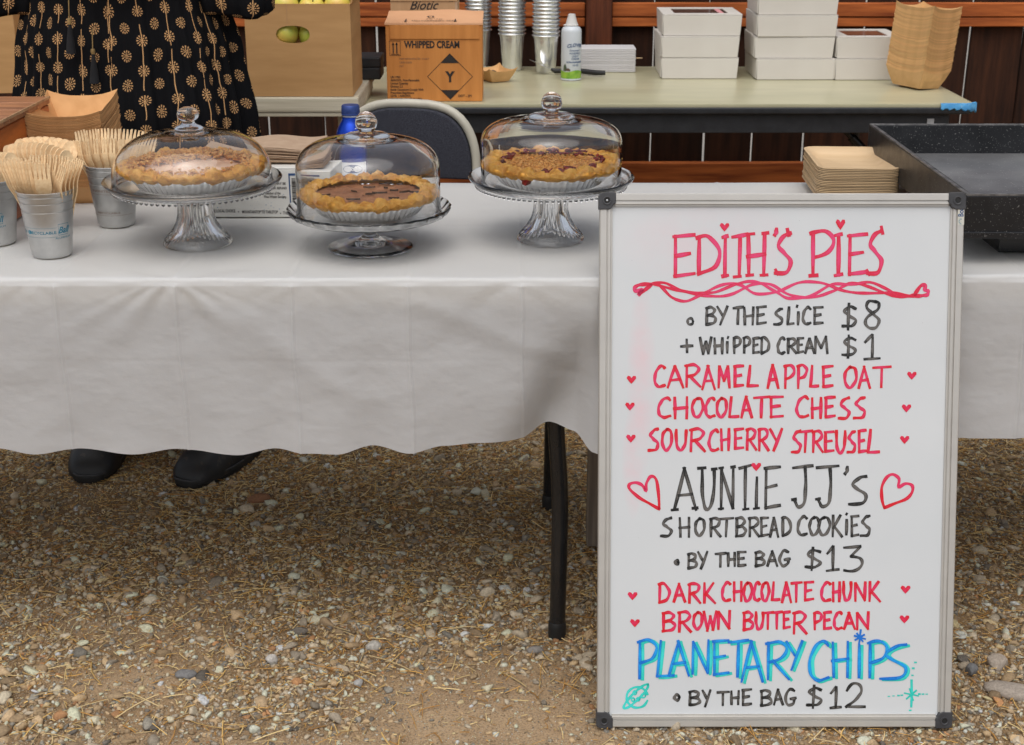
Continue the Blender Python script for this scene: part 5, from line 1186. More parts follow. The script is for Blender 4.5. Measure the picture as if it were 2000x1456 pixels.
# napkins: a stack of single folded napkins lying on the carton
NW, ND = .118, .070; nc = ((at(515, 300, y=2.76).x), 2.785)
for i in range(16):
    P = []; ww = NW
    for a in range(15):
        x = -ww+2*ww*a/14; wav = .0034*math.sin(x*44+.8)*(.3+.05*i) - .0012*math.cos(x*25); row = []
        for b in range(6): y = -ND+2*ND*b/5; row.append((x, y+.0006*random.random(), wav+.0004*random.random()+ (.004*sm(.3, 1, abs(x)/ww)*0)))
        P.append(row)
    tp = [[(p[0], p[1], p[2]+.00085) for p in r] for r in P]; n, m = 15, 6
    mb = MB(); P2 = [[*r, *t_[::-1], r[0]] for r, t_ in zip(P, tp)]; mb.grid(P2)
    mb.f.append(tuple(range(12))) ; mb.m.append(0); mb.f.append(tuple(14*13+k for k in range(12))[::-1]); mb.m.append(0)
    me = mb.mesh('paper_napkin', M['napkin'], 40, recalc=True)
    o = ob('paper_napkin', me, None, (nc[0]+random.uniform(-.002, .002), nc[1]+random.uniform(-.0028, .0028), zat(331, wb.y)+.0075+i*.00175), (0, 0, .02+random.uniform(-.012, .012)))
    tag(o, 'brown paper napkin in the wavy stack on the white carton' if i < 15 else 'topmost brown paper napkin on the white carton, folded corner', 'napkin', 'brown napkins stacked on the water carton' if i < 15 else None)
# blue bottle
def bottle():
    p = at(690, 352, z=TZ); t = thing('water_bottle', 'blue aluminium water bottle with screw cap behind the middle glass dome', 'bottle', (p.x, p.y, TZ+.003)); s = .033; Hh = zat(205, p.y)-TZ-.003
    pr = [(0, 0), (s*.9, 0), (s, .004), (s, Hh*.60), (s*.97, Hh*.64), (s*.86, Hh*.70), (s*.70, Hh*.76), (s*.585, Hh*.80), (s*.57, Hh*.845), (0, Hh*.845)]
    ob('bottle_body', MB().lathe(pr, 56).mesh('bottle_body', M['bottleblue'], 50), t)
    ob('neck_ring', MB().lathe([(s*.572, Hh*.845), (s*.60, Hh*.85), (s*.60, Hh*.862), (s*.57, Hh*.868)], 40).mesh('neck_ring', M['silver'], 40), t)
    c = [(s*.55, Hh*.870), (s*.61, Hh*.872), (s*.61, Hh*.885), (s*.58, Hh*.89), (s*.61, Hh*.90), (s*.60, Hh*.945), (s*.585, Hh*.985), (s*.54, Hh), (0, Hh)]
    ob('screw_cap', MB().lathe(c, 60, rip=lambda a, k: 1+(.012*math.cos(30*a) if k in (4, 5, 6) else 0)).mesh('screw_cap', M['capblue'], 40), t)
    def wrap(x, z, r=s+.0006): a = -PI/2+x/r; return (r*math.cos(a), r*math.sin(a), z)
    P = [[wrap(x, z) for z in np.linspace(Hh*.10, Hh*.44, 5)] for x in np.linspace(-.036, .040, 18)]
    lb = ob('label_sleeve', MB().grid(P).mesh('label_sleeve', M['white'], 60), t)
    el = [wrap(.002, Hh*.27, s+.0009)]+[wrap(.002+.024*math.cos(a), Hh*.27+.017*math.sin(a), s+.0009) for a in np.linspace(0, 2*PI, 25)[:-1]]
    ob('oval_emblem', MB().add(el, [(0, 1+i, 1+(i+1) % 24) for i in range(24)]).mesh('oval_emblem', M['print_blue']), lb)
    mb = MB()
    pts = [(-.012, .0), (-.010, .006), (-.004, .007), (.002, .003), (.008, .007), (.013, .003), (.012, -.004), (.006, -.001), (.0, -.005), (-.006, -.001), (-.012, 0)]
    q = catmull(pts, 3); P = []
    for i in range(len(q)):
        d = q[min(i+1, len(q)-1)]-q[max(i-1, 0)]; d = d/(np.linalg.norm(d)+1e-9); nn = np.array((-d[1], d[0]))*.0015; P.append([wrap(*(q[i]+nn+np.array((.003, Hh*.27))), s+.0012), wrap(*(q[i]-nn+np.array((.003, Hh*.27))), s+.0012)])
    ob('wave_emblem', mb.grid(P).mesh('wave_emblem', M['white']), lb)
    ob('triangle_emblem', MB().add([wrap(.006, Hh*.66, s*.93), wrap(.020, Hh*.655, s*.93), wrap(.013, Hh*.72, s*.83)], [(0, 1, 2)]).mesh('triangle_emblem', M['white']), lb)
bottle()
# ------------------------------------------------------------------ on the back table
def lbox(parent, nm, a, b, c, d, e, f, m, bev=.0015): return ob(nm, MB().box(a, b, c, d, e, f).mesh(nm, m, bevel=bev, seg=2), parent)
def cream_box():
    bl, br = at(757, 199, z=TZ), at(942, 201, z=TZ); zt = zat(47, bl.y); hx = (br.x-bl.x)/2; cx = (br.x+bl.x)/2; dep = .165
    t = thing('whipped_cream_box', 'orange brown cardboard whipped cream box with black diamond Y mark', 'box', (cx, bl.y+dep/2, TZ+.001)); H = zt-TZ; hy = dep/2
    body = lbox(t, 'box_body', -hx, hx, -hy, hy, 0, H-.002, M['kraft2'], .002)
    # serrated pale top flap and folded front strip
    n = 37; fr = []; 
    P = []
    for i in range(n*2+1):
        x = -hx-.002+(2*hx+.004)*i/(2*n); up = .020+.004*math.sin(PI*min(1, max(0, (x+hx*.3)/(hx*1.1)))); P.append([(x, -hy-.0028+.0012*(i % 2), H-.004+.001*(i % 2)), (x, -hy-.001, H+.0015), (x, hy*.2, H+up*.45), (x, hy, H+up), (x, hy, H+up-.003), (x, -hy+.004, H-.0015)])
    ob('top_flap', MB().grid([r+[r[0]] for r in P]).mesh('top_flap', M['kraft_top'], 50, recalc=True), t)
    lbox(t, 'front_flap', -hx+.012, hx-.008, -hy-.0030, -hy-.0004, H-.044, H-.0045, M['kraft2'], .001)
    pf = lambda px, py: (at(px, py, y=bl.y).x-cx, at(px, py, y=bl.y).z-TZ-.001)
    mb = MB(); y = -hy-.0008
    x, z = pf(790, 93); flat_text(t, 'WHIPPED CREAM', .0275, x, z-.001, y, None, fat=.0010, fit=.160, out=mb)
    xm, zm = pf(879, 150); D = .066
    T3 = lambda u, v: (xm+u, y, zm+v)
    w_ = .0014
    for a, b in (((0, D), (D, 0)), ((D, 0), (0, -D)), ((0, -D), (-D, 0)), ((-D, 0), (0, D))):
        dx, dz = b[0]-a[0], b[1]-a[1]; l = math.hypot(dx, dz); nx, nz = -dz/l*w_/2, dx/l*w_/2; mb.add([T3(a[0]+nx, a[1]+nz), T3(b[0]+nx, b[1]+nz), T3(b[0]-nx, b[1]-nz), T3(a[0]-nx, a[1]-nz)], [(0, 1, 2, 3)])
    for s in (1, -1): mb.add([T3(0, s*D), T3(-.027, s*(D-.027)), T3(.027, s*(D-.027))], [(0, 1, 2)])
    flat_text(t, 'Y', .041, xm, zm-.0145, y, None, sx=.85, fat=.0020, align='CENTER', out=mb)
    x, z = pf(895, 190); flat_text(t, 'DOT - 2P1', .0100, x, z, y, None, sx=.9, fat=.0002, out=mb)
    for k, s in enumerate(('UN 1950', 'AEROSOL, Non-Flammable', 'Limited Quantity', 'Division 2.2', 'Inside Containers Comply With', 'Prescribed Regulations', 'LEVEL 1 AEROSOL', 'GROSS WT. 9.9 LBS (4.5 KG)')):
        x, z = pf(763, 153+k*6.1); flat_text(t, s, .0088, x, z, y, None, sx=.85, fat=.0002, out=mb)
    # this way up
    x0, z0 = pf(761, 109); x1, z1 = pf(782, 80)
    for a, b, c, d in ((x0, x1, z0, z0+.0009), (x0, x1, z1-.0009, z1), (x0, x0+.0009, z0, z1), (x1-.0009, x1, z0, z1), (x0+.004, x1-.004, z0+.003, z0+.0045)): mb.box(a, b, y, y+.0002, c, d)
    for u in (.34, .66):
        xc = x0+(x1-x0)*u; mb.box(xc-.0017, xc+.0017, y, y+.0002, z0+.006, z1-.009); mb.add([(xc-.0038, y, z1-.012), (xc+.0038, y, z1-.012), (xc, y, z1-.003)], [(0, 1, 2)])
    ob('lettering', mb.mesh('lettering', M['print']), t)
    mb = MB()
    for k, s in enumerate(('KEEP REFRIGERATED  34-40 F', 'CASE CODE', 'LOT')): x, z = pf(780, 117+k*7); flat_text(t, s, .0075, x, z, y, None, sx=.9, out=mb)
    ob('faded_lettering', mb.mesh('faded_lettering', M['print_gray']), t)
    # print on the sloping flap, read upside down, with two arrows
    mb = MB()
    def fl(u, v): return (u, -hy-.001+v, H+.0021+v*.0108/(hy*1.2)+ .0016)
    for s, sz, v0 in (('KEEP REFRIGERATED', .014, .028), ('34 F - 40 F', .011, .048)):
        vs, fs = text_geo(s, sz, fat=.0002); mb.add([fl(-a, v0-b) for a, b in vs], fs)
    for u in (-.082, .062): mb.add([fl(u-.0016, .045), fl(u+.0016, .045), fl(u+.0016, .022), fl(u+.006, .022), fl(u, .008), fl(u-.006, .022), fl(u-.0016, .022)], [(0, 1, 2, 3, 4, 5, 6)])
    r_ = [fl(-.012+.011*math.cos(a), .078+.010*math.sin(a)) for a in np.linspace(0, 2*PI, 17)[:-1]]; q_ = [fl(-.012+.006*math.cos(a), .078+.006*math.sin(a)) for a in np.linspace(0, 2*PI, 17)[:-1]]
    mb.add(r_+q_, [(i, (i+1) % 16, 16+(i+1) % 16, 16+i) for i in range(16)])
    ob('flap_lettering', mb.mesh('flap_lettering', M['print']), t)
cream_box()
def biotic_box():
    l, r = at(763, 28, y=4.40).x, at(893, 28, y=4.40).x; t = thing('cardboard_box', 'taller cardboard box with script lettering behind the whipped cream box', 'box', ((l+r)/2, 4.49, TZ+.001)); hx = (r-l)/2
    lbox(t, 'box_body', -hx, hx, -.09, .09, 0, .30, M['kraft3'], .002); lbox(t, 'lid_flap', -hx, hx, -.0925, -.0902, .262, .30, M['kraft3'], .001)
    mb = MB(); z = at(830, 17, y=4.40).z-TZ
    flat_text(t, 'Biotic', .040, -.002, z-.004, -.0910, None, sx=.92, shear=.42, fat=.0004, align='CENTER', out=mb); flat_text(t, 'E 50K', .018, hx-.012, z+.018, -.0910, None, rot=PI/2, align='LEFT', out=mb)
    ob('lettering', mb.mesh('lettering', M['print']), t)
    ob('pale_edge_tape', MB().box(hx-.006, hx+.001, -.0915, -.0901, .0, .26).mesh('pale_edge_tape', M['napkin']), t)
biotic_box()
def stacked_cups():
    h = .122; pr = [(0, .002), (.027, .002), (.029, 0), (.0315, 0), (.0325, .003), (.0352, .040), (.0358, .041), (.0388, .092), (.0396, .094), (.0405, h-.010), (.0425, h-.0085), (.0432, h-.004), (.0462, h-.0036), (.0474, h-.0014), (.0464, h+.0006), (.0440, h), (.0415, h-.008), (.0380, .092), (.0318, .004), (0, .0032)]
    proto = ob('stacked_cup', MB().lathe(pr, 56).mesh('stacked_cup', M['alu_pale'], 40))
    names = ('left', 'middle', 'right'); first = True
    for k, (px, py, n) in enumerate(((935, 128, 21), (1000, 137, 20), (1066, 141, 20))):
        p = at(px, py, z=TZ)
        for i in range(n):
            o = proto if first else proto.copy()
            if not first: C.objects.link(o)
            first = False
            o.location = (p.x+random.uniform(-.0008, .0008), p.y+random.uniform(-.0008, .0008), TZ+.001+(i*.0125)); o.rotation_euler = (random.uniform(-.004, .004), random.uniform(-.004, .004), random.uniform(0, 6))
            lab = (('aluminium cup nested in the left stack, partly behind the whipped cream box', 'aluminium cup nested in the middle stack on the back table', 'aluminium cup nested in the right stack beside the whipped cream can')[k])
            if i == 0: lab = ('bottom aluminium cup of the left stack, behind the whipped cream box', 'bottom aluminium cup of the middle stack, its whole side showing', 'bottom aluminium cup of the right stack, next to the whipped cream can')[k]
            tag(o, lab, 'cup', None if i == 0 else ('cups stacked behind the whipped cream box', 'cups in the middle stack', 'cups stacked beside the can')[k])
stacked_cups()
def spray_can():
    p = at(1115, 156, z=TZ); t = thing('whipped_cream_can', 'white whipped cream spray can with green meadow print and white nozzle cap', 'spray can', (p.x, p.y, TZ+.001)); r = .0325; H = zat(28, p.y)-TZ
    ob('can_body', MB().lathe([(0, 0), (r*.95, 0), (r, .003), (r, H*.735), (r*.97, H*.765), (r*.85, H*.795), (r*.62, H*.818), (r*.60, H*.822), (0, H*.822)], 56).mesh('can_body', M['can_white'], 45), t)
    ob('nozzle_cap', MB().lathe([(r*.60, H*.822), (r*.66, H*.825), (r*.66, H*.84), (r*.60, H*.845), (r*.36, H*.97), (r*.34, H*.995), (r*.28, H), (0, H)], 40, rip=lambda a, k: 1+(.03*math.cos(16*a) if k > 3 else 0)).mesh('nozzle_cap', M['cap_white'], 45), t)
    ob('cap_tab', MB().box(-.026, -.018, -.008, .004, H*.826, H*.838).mesh('cap_tab', M['cap_white'], bevel=.001, seg=1), t)
    def wr(x, z, e=.0005): q = r+e; a = -PI/2+x/q; return (q*math.cos(a), q*math.sin(a), z)
    P = [[wr(x, z) for z in (.006, .018, .030+.003*math.sin(x*90))] for x in np.linspace(-.05, .05, 26)]
    ob('meadow_print', MB().grid(P).mesh('meadow_print', M['can_green'], 60), t)
    ob('white_base_ring', MB().lathe([(r*.9, .0005), (r+.0009, .0010), (r+.0009, .0048), (r*.98, .0052)], 48).mesh('white_base_ring', M['can_white'], 45), t)
    def blob(pts, m, nm, e): c = [wr(x, z, e) for x, z in pts]; ob(nm, MB().add(c, [tuple(range(len(c)))]).mesh(nm, m), t)
    blob([(-.030, .030), (-.018, .030), (-.016, .040), (-.019, .050), (-.023, .053), (-.028, .046)], M['can_hill'], 'tree_print', .0009)
    blob([(-.022, .031), (-.004, .030), (-.004, .036), (-.011, .040), (-.019, .037)], M['can_barn'], 'barn_print', .0013)
    mb = MB()
    for s, sz, x, z, fat, sh in (('CLOVER', .0150, .012, .1045, .0004, .15), ('Sweetened', .0080, .010, .093, .0001, .3), ('WHIPPED', .0090, .012, .083, .0001, 0), ('LIGHT', .0085, .013, .0745, .0001, 0), ('CREAM', .0085, .013, .066, .0001, 0), ('ULTRA-PASTEURIZED', .0060, .011, .0565, .0003, 0), ('13 OZ', .0080, .014, .046, .0002, 0)):
        vs, fs = text_geo(s, sz, fat=fat, shear=sh); mb.add([wr(a+x, b+z+(.003*math.cos(a*70) if s == 'CLOVER' else 0), .0008) for a, b in vs], fs)
    ob('lettering', mb.mesh('lettering', M['print_blue']), t)
spray_can()
def towels():
    a, b = at(1140, 142, z=TZ), at(1235, 143, z=TZ); t = thing('paper_towel_pack', 'white block of folded paper towels behind the spray can', 'paper towels', ((a.x+b.x)/2, a.y+.055, TZ+.001)); hx = (b.x-a.x)/2+.012; H = zat(96, a.y)-TZ
    n = 14
    for k in range(n): ob('folded_sheet', MB().box(-hx+random.uniform(0, .001), hx-random.uniform(0, .0015), -.055+random.uniform(0, .0008), .055, k*H/n, (k+1)*H/n-.0003).mesh('folded_sheet', M['towel'], bevel=.0012, seg=1), t)
towels()
def server():
    h0, h1 = at(1083, 146, z=TZ), at(1182, 150, z=TZ); t = thing('pie_server', 'steel pie server with black handle lying behind the spray can', 'pie server', (h1.x, h1.y, TZ+.012)); L = Vector(t.location)
    ob('handle', MB().tube([Vector((h1.x, h1.y, TZ+.012))-L, Vector((h1.x-.03, h1.y, TZ+.0125))-L, Vector(((h0.x+h1.x)/2, h0.y, TZ+.012))-L, Vector((h0.x, h0.y, TZ+.012))-L, Vector((h0.x-.012, h0.y, TZ+.018))-L], [.0075, .009, .0085, .008, .004], 14).mesh('handle', M['rubber'], 50), t)
    b0 = Vector((h0.x-.012, h0.y, TZ+.018))-L; b1 = Vector((at(1034, 118, y=h0.y).x, h0.y+.01, at(1034, 118, y=h0.y).z))-L
    P = [[b0+(b1-b0)*u+Vector((0, s*w, 0)) for s in (-1, 1)] for u, w in ((0, .004), (.2, .006), (.35, .022), (.7, .014), (1, .001))]
    mb = MB().grid(P); ob('blade', MB().grid([[*r, r[1]+Vector((0, 0, .0012)), r[0]+Vector((0, 0, .0012)), r[0]] for r in P]).mesh('blade', M['steel']), t)
server()
def pie_box(x0, x1, y0, dep, z0, h, rz, label, group=None, window=False, seed=0):
    t = thing('pie_box', label, 'box', ((x0+x1)/2, y0+dep/2, z0), rz, group); hx, hy = (x1-x0)/2, dep/2; r = random.Random(seed); m = M['white_board_box']
    mb = MB(); s = .0035
    vs = [(-hx+s, -hy+s, 0), (hx-s, -hy+s, 0), (hx-s, hy-s, 0), (-hx+s, hy-s, 0), (-hx, -hy, h-.001), (hx, -hy, h-.001), (hx, hy, h-.001), (-hx, hy, h-.001)]
    ob('box_body', MB().add(vs, [(0, 3, 2, 1), (0, 1, 5, 4), (1, 2, 6, 5), (2, 3, 7, 6), (3, 0, 4, 7), (4, 5, 6, 7)]).mesh('box_body', m, bevel=.0012, seg=1), t)
    ob('tuck_flap', MB().add([(-hx-.0006, -hy+.004, .004), (-hx-.0016, -hy+.004, h-.002), (-hx-.0016, -hy+.090, h-.002), (-hx-.0010, -hy+.055, .004), (-hx+.001, -hy+.004, .004), (-hx+.0005, -hy+.004, h-.002), (-hx+.0005, -hy+.090, h-.002), (-hx+.001, -hy+.055, .004)], [(0, 1, 2, 3), (4, 7, 6, 5), (0, 4, 5, 1), (1, 5, 6, 2), (2, 6, 7, 3), (3, 7, 4, 0)]).mesh('tuck_flap', m), t)
    L = [(-hx-.0008, hx+.0008, -hy-.0008, hy+.0008)]
    if window:
        w = .040; lid = MB(); zt = h+.0022
        o = [(-hx, -hy), (hx, -hy), (hx, hy), (-hx, hy)]; i_ = [(-hx+w, -hy+w), (hx-w, -hy+w), (hx-w, hy-w), (-hx+w, hy-w)]
        P = [[(a[0], a[1], h-.0005), (a[0], a[1], zt), (b[0], b[1], zt), (b[0], b[1], h-.0005), (a[0], a[1], h-.0005)] for a, b in zip(o, i_)]
        ob('lid', lid.grid(P, closeu=True).mesh('lid', m, recalc=True), t)
        ob('window', MB().box(-hx+w-.002, hx-w+.002, -hy+w-.002, hy-w+.002, h-.0003, h+.0008).mesh('window', M['box_film']), t)
    else: ob('lid', MB().box(-hx, hx, -hy, hy, h-.0004, h+.0016).mesh('lid', m, bevel=.0006, seg=1), t)
    return t
def pie_boxes():
    a, b = at(1291, 155, z=TZ), at(1441, 155, z=TZ); h = .0655; dep = .235
    labs = ('white pie box at the bottom of the short stack beside the towels', 'white pie box in the middle of the stack of three', 'white window pie box with pink label on top of the stack of three')
    for k in range(3):
        sh = (.0, -.004, .001)[k]; t = pie_box(a.x+sh, b.x+sh+.002*k, a.y+(0, -.003, .002)[k], dep, TZ+.001+k*(h+.0028), h, (.0, .012, -.008)[k], labs[k], window=(k == 2), seed=k)
        if k == 2: ob('pink_label', MB().box(.058, .074, -.072, .070, h+.0011, h+.0016).mesh('pink_label', M['pink']), t)
    a, b = at(1474, 157, z=TZ), at(1626, 157, z=TZ)
    labs = ('white pie box at the bottom of the tall middle stack', 'white pie box second from the bottom of the tall middle stack', 'white pie box third from the bottom of the tall middle stack', 'white pie box fourth from the bottom of the tall middle stack', 'white pie box on top of the tall middle stack')
    for k in range(5):
        sh = (.004, -.003, -.001, -.001, 0)[k]; pie_box(a.x+sh-.0015, b.x+sh+.003, a.y+(0, .004, -.002, .001, 0)[k], dep, TZ+.001+k*(h+.0028), h, (.012, -.01, .006, -.004, .01)[k], labs[k], window=(k == 4), seed=k+5)
    a, b = at(1630, 158, z=TZ), at(1760, 158, z=TZ)
    for k, l in enumerate(('lower white pie box of the pair behind the leaning kraft boats', 'upper white window pie box of the pair behind the leaning kraft boats')):
        pie_box(a.x+.001, b.x, a.y+.006+.004*k, dep, TZ+.001+k*(h+.0028), h, .0+.004*k, l, window=(k == 1), seed=k+11)
pie_boxes()

# ------------------------------------------------------------------ bench with fruit carton, black case, cartons at the left
def bench():
    y0 = 3.88; x0, x1 = -1.15, at(700, 190, y=y0).x; zt, zb = zat(190, y0), zat(229, y0); dep = .42
    t = thing('folding_bench', 'cream moulded bench with ridged edge carrying the fruit carton', 'bench', ((x0+x1)/2, y0+dep/2, 0)); hx = (x1-x0)/2
    lbox(t, 'bench_top', -hx, hx, -dep/2, dep/2, zb+.012, zt, M['cream_slab'], .006)
    lbox(t, 'lower_rim', -hx+.004, hx-.004, -dep/2+.004, dep/2-.004, zb, zb+.0118, M['cream_slab'], .003)
    for sx in (-1, 1):
        for sy in (-1, 1): ob('leg', MB().tube([(sx*(hx-.05), sy*(dep/2-.05), zb-.001), (sx*(hx-.04), sy*(dep/2-.03), .008)], .016, 14).mesh('leg', M['ivory'], 50), t)
    return zt, x1, y0
bz, bx1, by0 = bench()
hz_ = at(572, 68, y=by0+.004)
FX0, FX1 = at(487, 190, y=by0+.004).x, at(690, 190, y=by0+.004).x; FD = .26
ftop = zat(8, by0+.004)
t, hx, hy, H = carton('fruit_carton', 'open brown cardboard carton with hand hole, heaped with green and yellow apples', FX0, FX1, by0+.004, by0+.004+FD, bz+.001, ftop, M['kraft'], hole=(hz_.x-(FX0+FX1)/2, hz_.z-bz-.001, .046, .0235), open_top=True, cat='carton')
ob('open_flap', MB().add([(hx+.0005, -hy, H), (hx+.0005, hy, H), (hx+.035, hy+.01, H+.10), (hx+.030, -hy+.01, H+.10), (hx+.0045, -hy, H), (hx+.0045, hy, H), (hx+.039, hy+.01, H+.10), (hx+.034, -hy+.01, H+.10)], [(0, 1, 2, 3), (4, 7, 6, 5), (0, 4, 5, 1), (1, 5, 6, 2), (2, 6, 7, 3), (3, 7, 4, 0)]).mesh('open_flap', M['kraft'], recalc=True), t)
ob('seam', MB().box(hz_.x-(FX0+FX1)/2-.0145, hz_.x-(FX0+FX1)/2-.0135, -hy-.0006, -hy+.001, hz_.z-bz+.026, H-.0005).mesh('seam', M['kraft3']), t)
am = MB(); pr_ = []
for i in range(15):
    a = -PI/2+PI*i/14; r_ = .037*math.cos(a)**.9 if 0 < i < 14 else 0; z = .035*math.sin(a); z += (.009 if i == 0 else 0) - (.010 if i == 14 else 0) - (.002 if i == 13 else 0); r_ *= 1+.06*math.sin(a); pr_.append((max(r_, 0), z))
am = MB().lathe(pr_, 28).mesh('apple_body', M['fruit'], 60); sm_ = MB().tube([(0, 0, .022), (.001, 0, .034), (.004, 0, .042)], [.0016, .0014, .002], 6).mesh('stem', M['stem'], 50)
fr_x = (FX0+FX1)/2; spots = []
for k in range(4): spots.append((-.105+k*.070, -.088, H-.018+.006*(k % 2)))
for k in range(4): spots.append((-.100+k*.066, -.020, H-.005+.008*(k % 2)))
for k in range(4): spots.append((-.105+k*.070, .055, H-.005))
for k in range(3): spots.append((-.070+k*.070, -.055, H+.045))
hx0 = hz_.x-fr_x; hz0 = hz_.z-bz-.001
spots += [(hx0-.026, -hy+.041, hz0-.002), (hx0+.046, -hy+.045, hz0-.008)]
for k in range(4): spots.append((-.105+k*.07, -hy+.045, hz0-.075)); 
for k in range(3): spots.append((-.09+k*.09, .02, hz0+.0))
for i, (x, y, z) in enumerate(spots):
    if i < 15: lab = ('green and yellow apple heaped in the open top of the carton', 'apples heaped in the carton')
    elif i == 15: lab = ('yellow lit apple showing through the left of the hand hole', None)
    elif i == 16: lab = ('dark green apple showing through the right of the hand hole', None)
    else: lab = ('apple deep inside the closed part of the fruit carton', 'apples inside the carton')
    a = thing('apple', lab[0], 'apple', (fr_x+x, by0+.004+FD/2+y, bz+.001+z), 0, lab[1]); a.rotation_euler = (random.uniform(-.9, .9), random.uniform(-.7, .7), random.uniform(0, 6))
    ob('apple_body', am, a); ob('stem', sm_, a)
# black case
a, b = at(700, 164, y=4.20), at(742, 112, y=4.20)
t = thing('black_case', 'black textured plastic case between the fruit carton and the whipped cream box', 'case', ((a.x+b.x)/2-.03, 4.26, bz+.0)); 
bc0 = at(742, 164, y=4.20).z
hx = (b.x-a.x)/2+.03
lbox(t, 'case_body', -hx, hx, -.06, .06, .001, b.z-bz-.03, M['blackplastic'], .006); lbox(t, 'case_lid', -hx-.002, hx+.002, -.062, .062, b.z-bz-.0295, b.z-bz, M['blackplastic'], .005)
# cartons behind the person, at the left
t, hx, hy, H = carton('tall_carton', 'plain brown carton just left of the woman, behind the crate', at(-150, 100, y=3.92).x, at(19, 100, y=3.92).x, 3.93, 4.2, bz+.001, bz+.42, M['kraft'], cat='carton')
t.rotation_euler = (0, 0, .10)
t, hx, hy, H = carton('folded_carton', 'second plain carton partly behind the black dress', at(33, 100, y=4.03).x, at(140, 100, y=4.03).x, 4.03, 4.25, bz+.001, bz+.42, M['kraft'], cat='carton')
def chair():
    cx = at(800, 300, y=3.52).x; t = thing('folding_chair', 'folding chair with navy fabric back pad and ivory steel frame between the tables', 'chair', (cx, 3.52, 0), -.16)
    zt, zb = .838, .652; w = .172; ztop = zt
    def arch(w, ztop, z0, n=22, e=.62, y=0):
        o = [(-w*1.0, y, z0)]
        for i in range(n+1):
            a = PI-PI*i/n; o.append((w*math.copysign(abs(math.cos(a))**e, math.cos(a)), y, ztop-.155+.155*abs(math.sin(a))**.9))
        o.append((w, y, z0)); return o
    pts = arch(w, ztop, .55); L = [Vector(p) for p in pts]; L[0:1] = [Vector((-w-.02, -.13, .012)), Vector((-w-.008, -.09, .35)), Vector((-w, -.03, .55))]; L[-1:] = [Vector((w, -.03, .55)), Vector((w+.008, -.09, .35)), Vector((w+.02, -.13, .012))]
    ob('frame', MB().tube(L, .0115, 14).mesh('frame', M['ivory'], 50), t)
    pa = arch(w-.010, ztop-.010, zb); o2 = [(p[0], p[2]) for p in pa]; 
    Mx = Matrix(((1, 0, 0, 0), (0, 0, 1, 0), (0, 1, 0, 0), (0, 0, 0, 1)))
    ob('back_pad', MB().prism(o2, -.019, .014, Mx).mesh('back_pad', M['fabric'], 60, bevel=.006, seg=3, recalc=True), t)
    for s in (-1, 1): l = ob('leg', MB().tube([(s*(w-.02), -.06, .47), (s*(w-.01), .06, .25), (s*(w-.005), .20, .012)], .0105, 12).mesh('leg', M['ivory'], 50), t)
    ob('seat', MB().box(-.155, .155, -.24, .10, .445, .475).mesh('seat', M['fabric'], 50, bevel=.012, seg=3), t)
    ob('crossbar', MB().tube([(-w-.004, -.095, .28), (w+.004, -.095, .28)], .008, 10).mesh('crossbar', M['ivory'], 50), t)
chair()

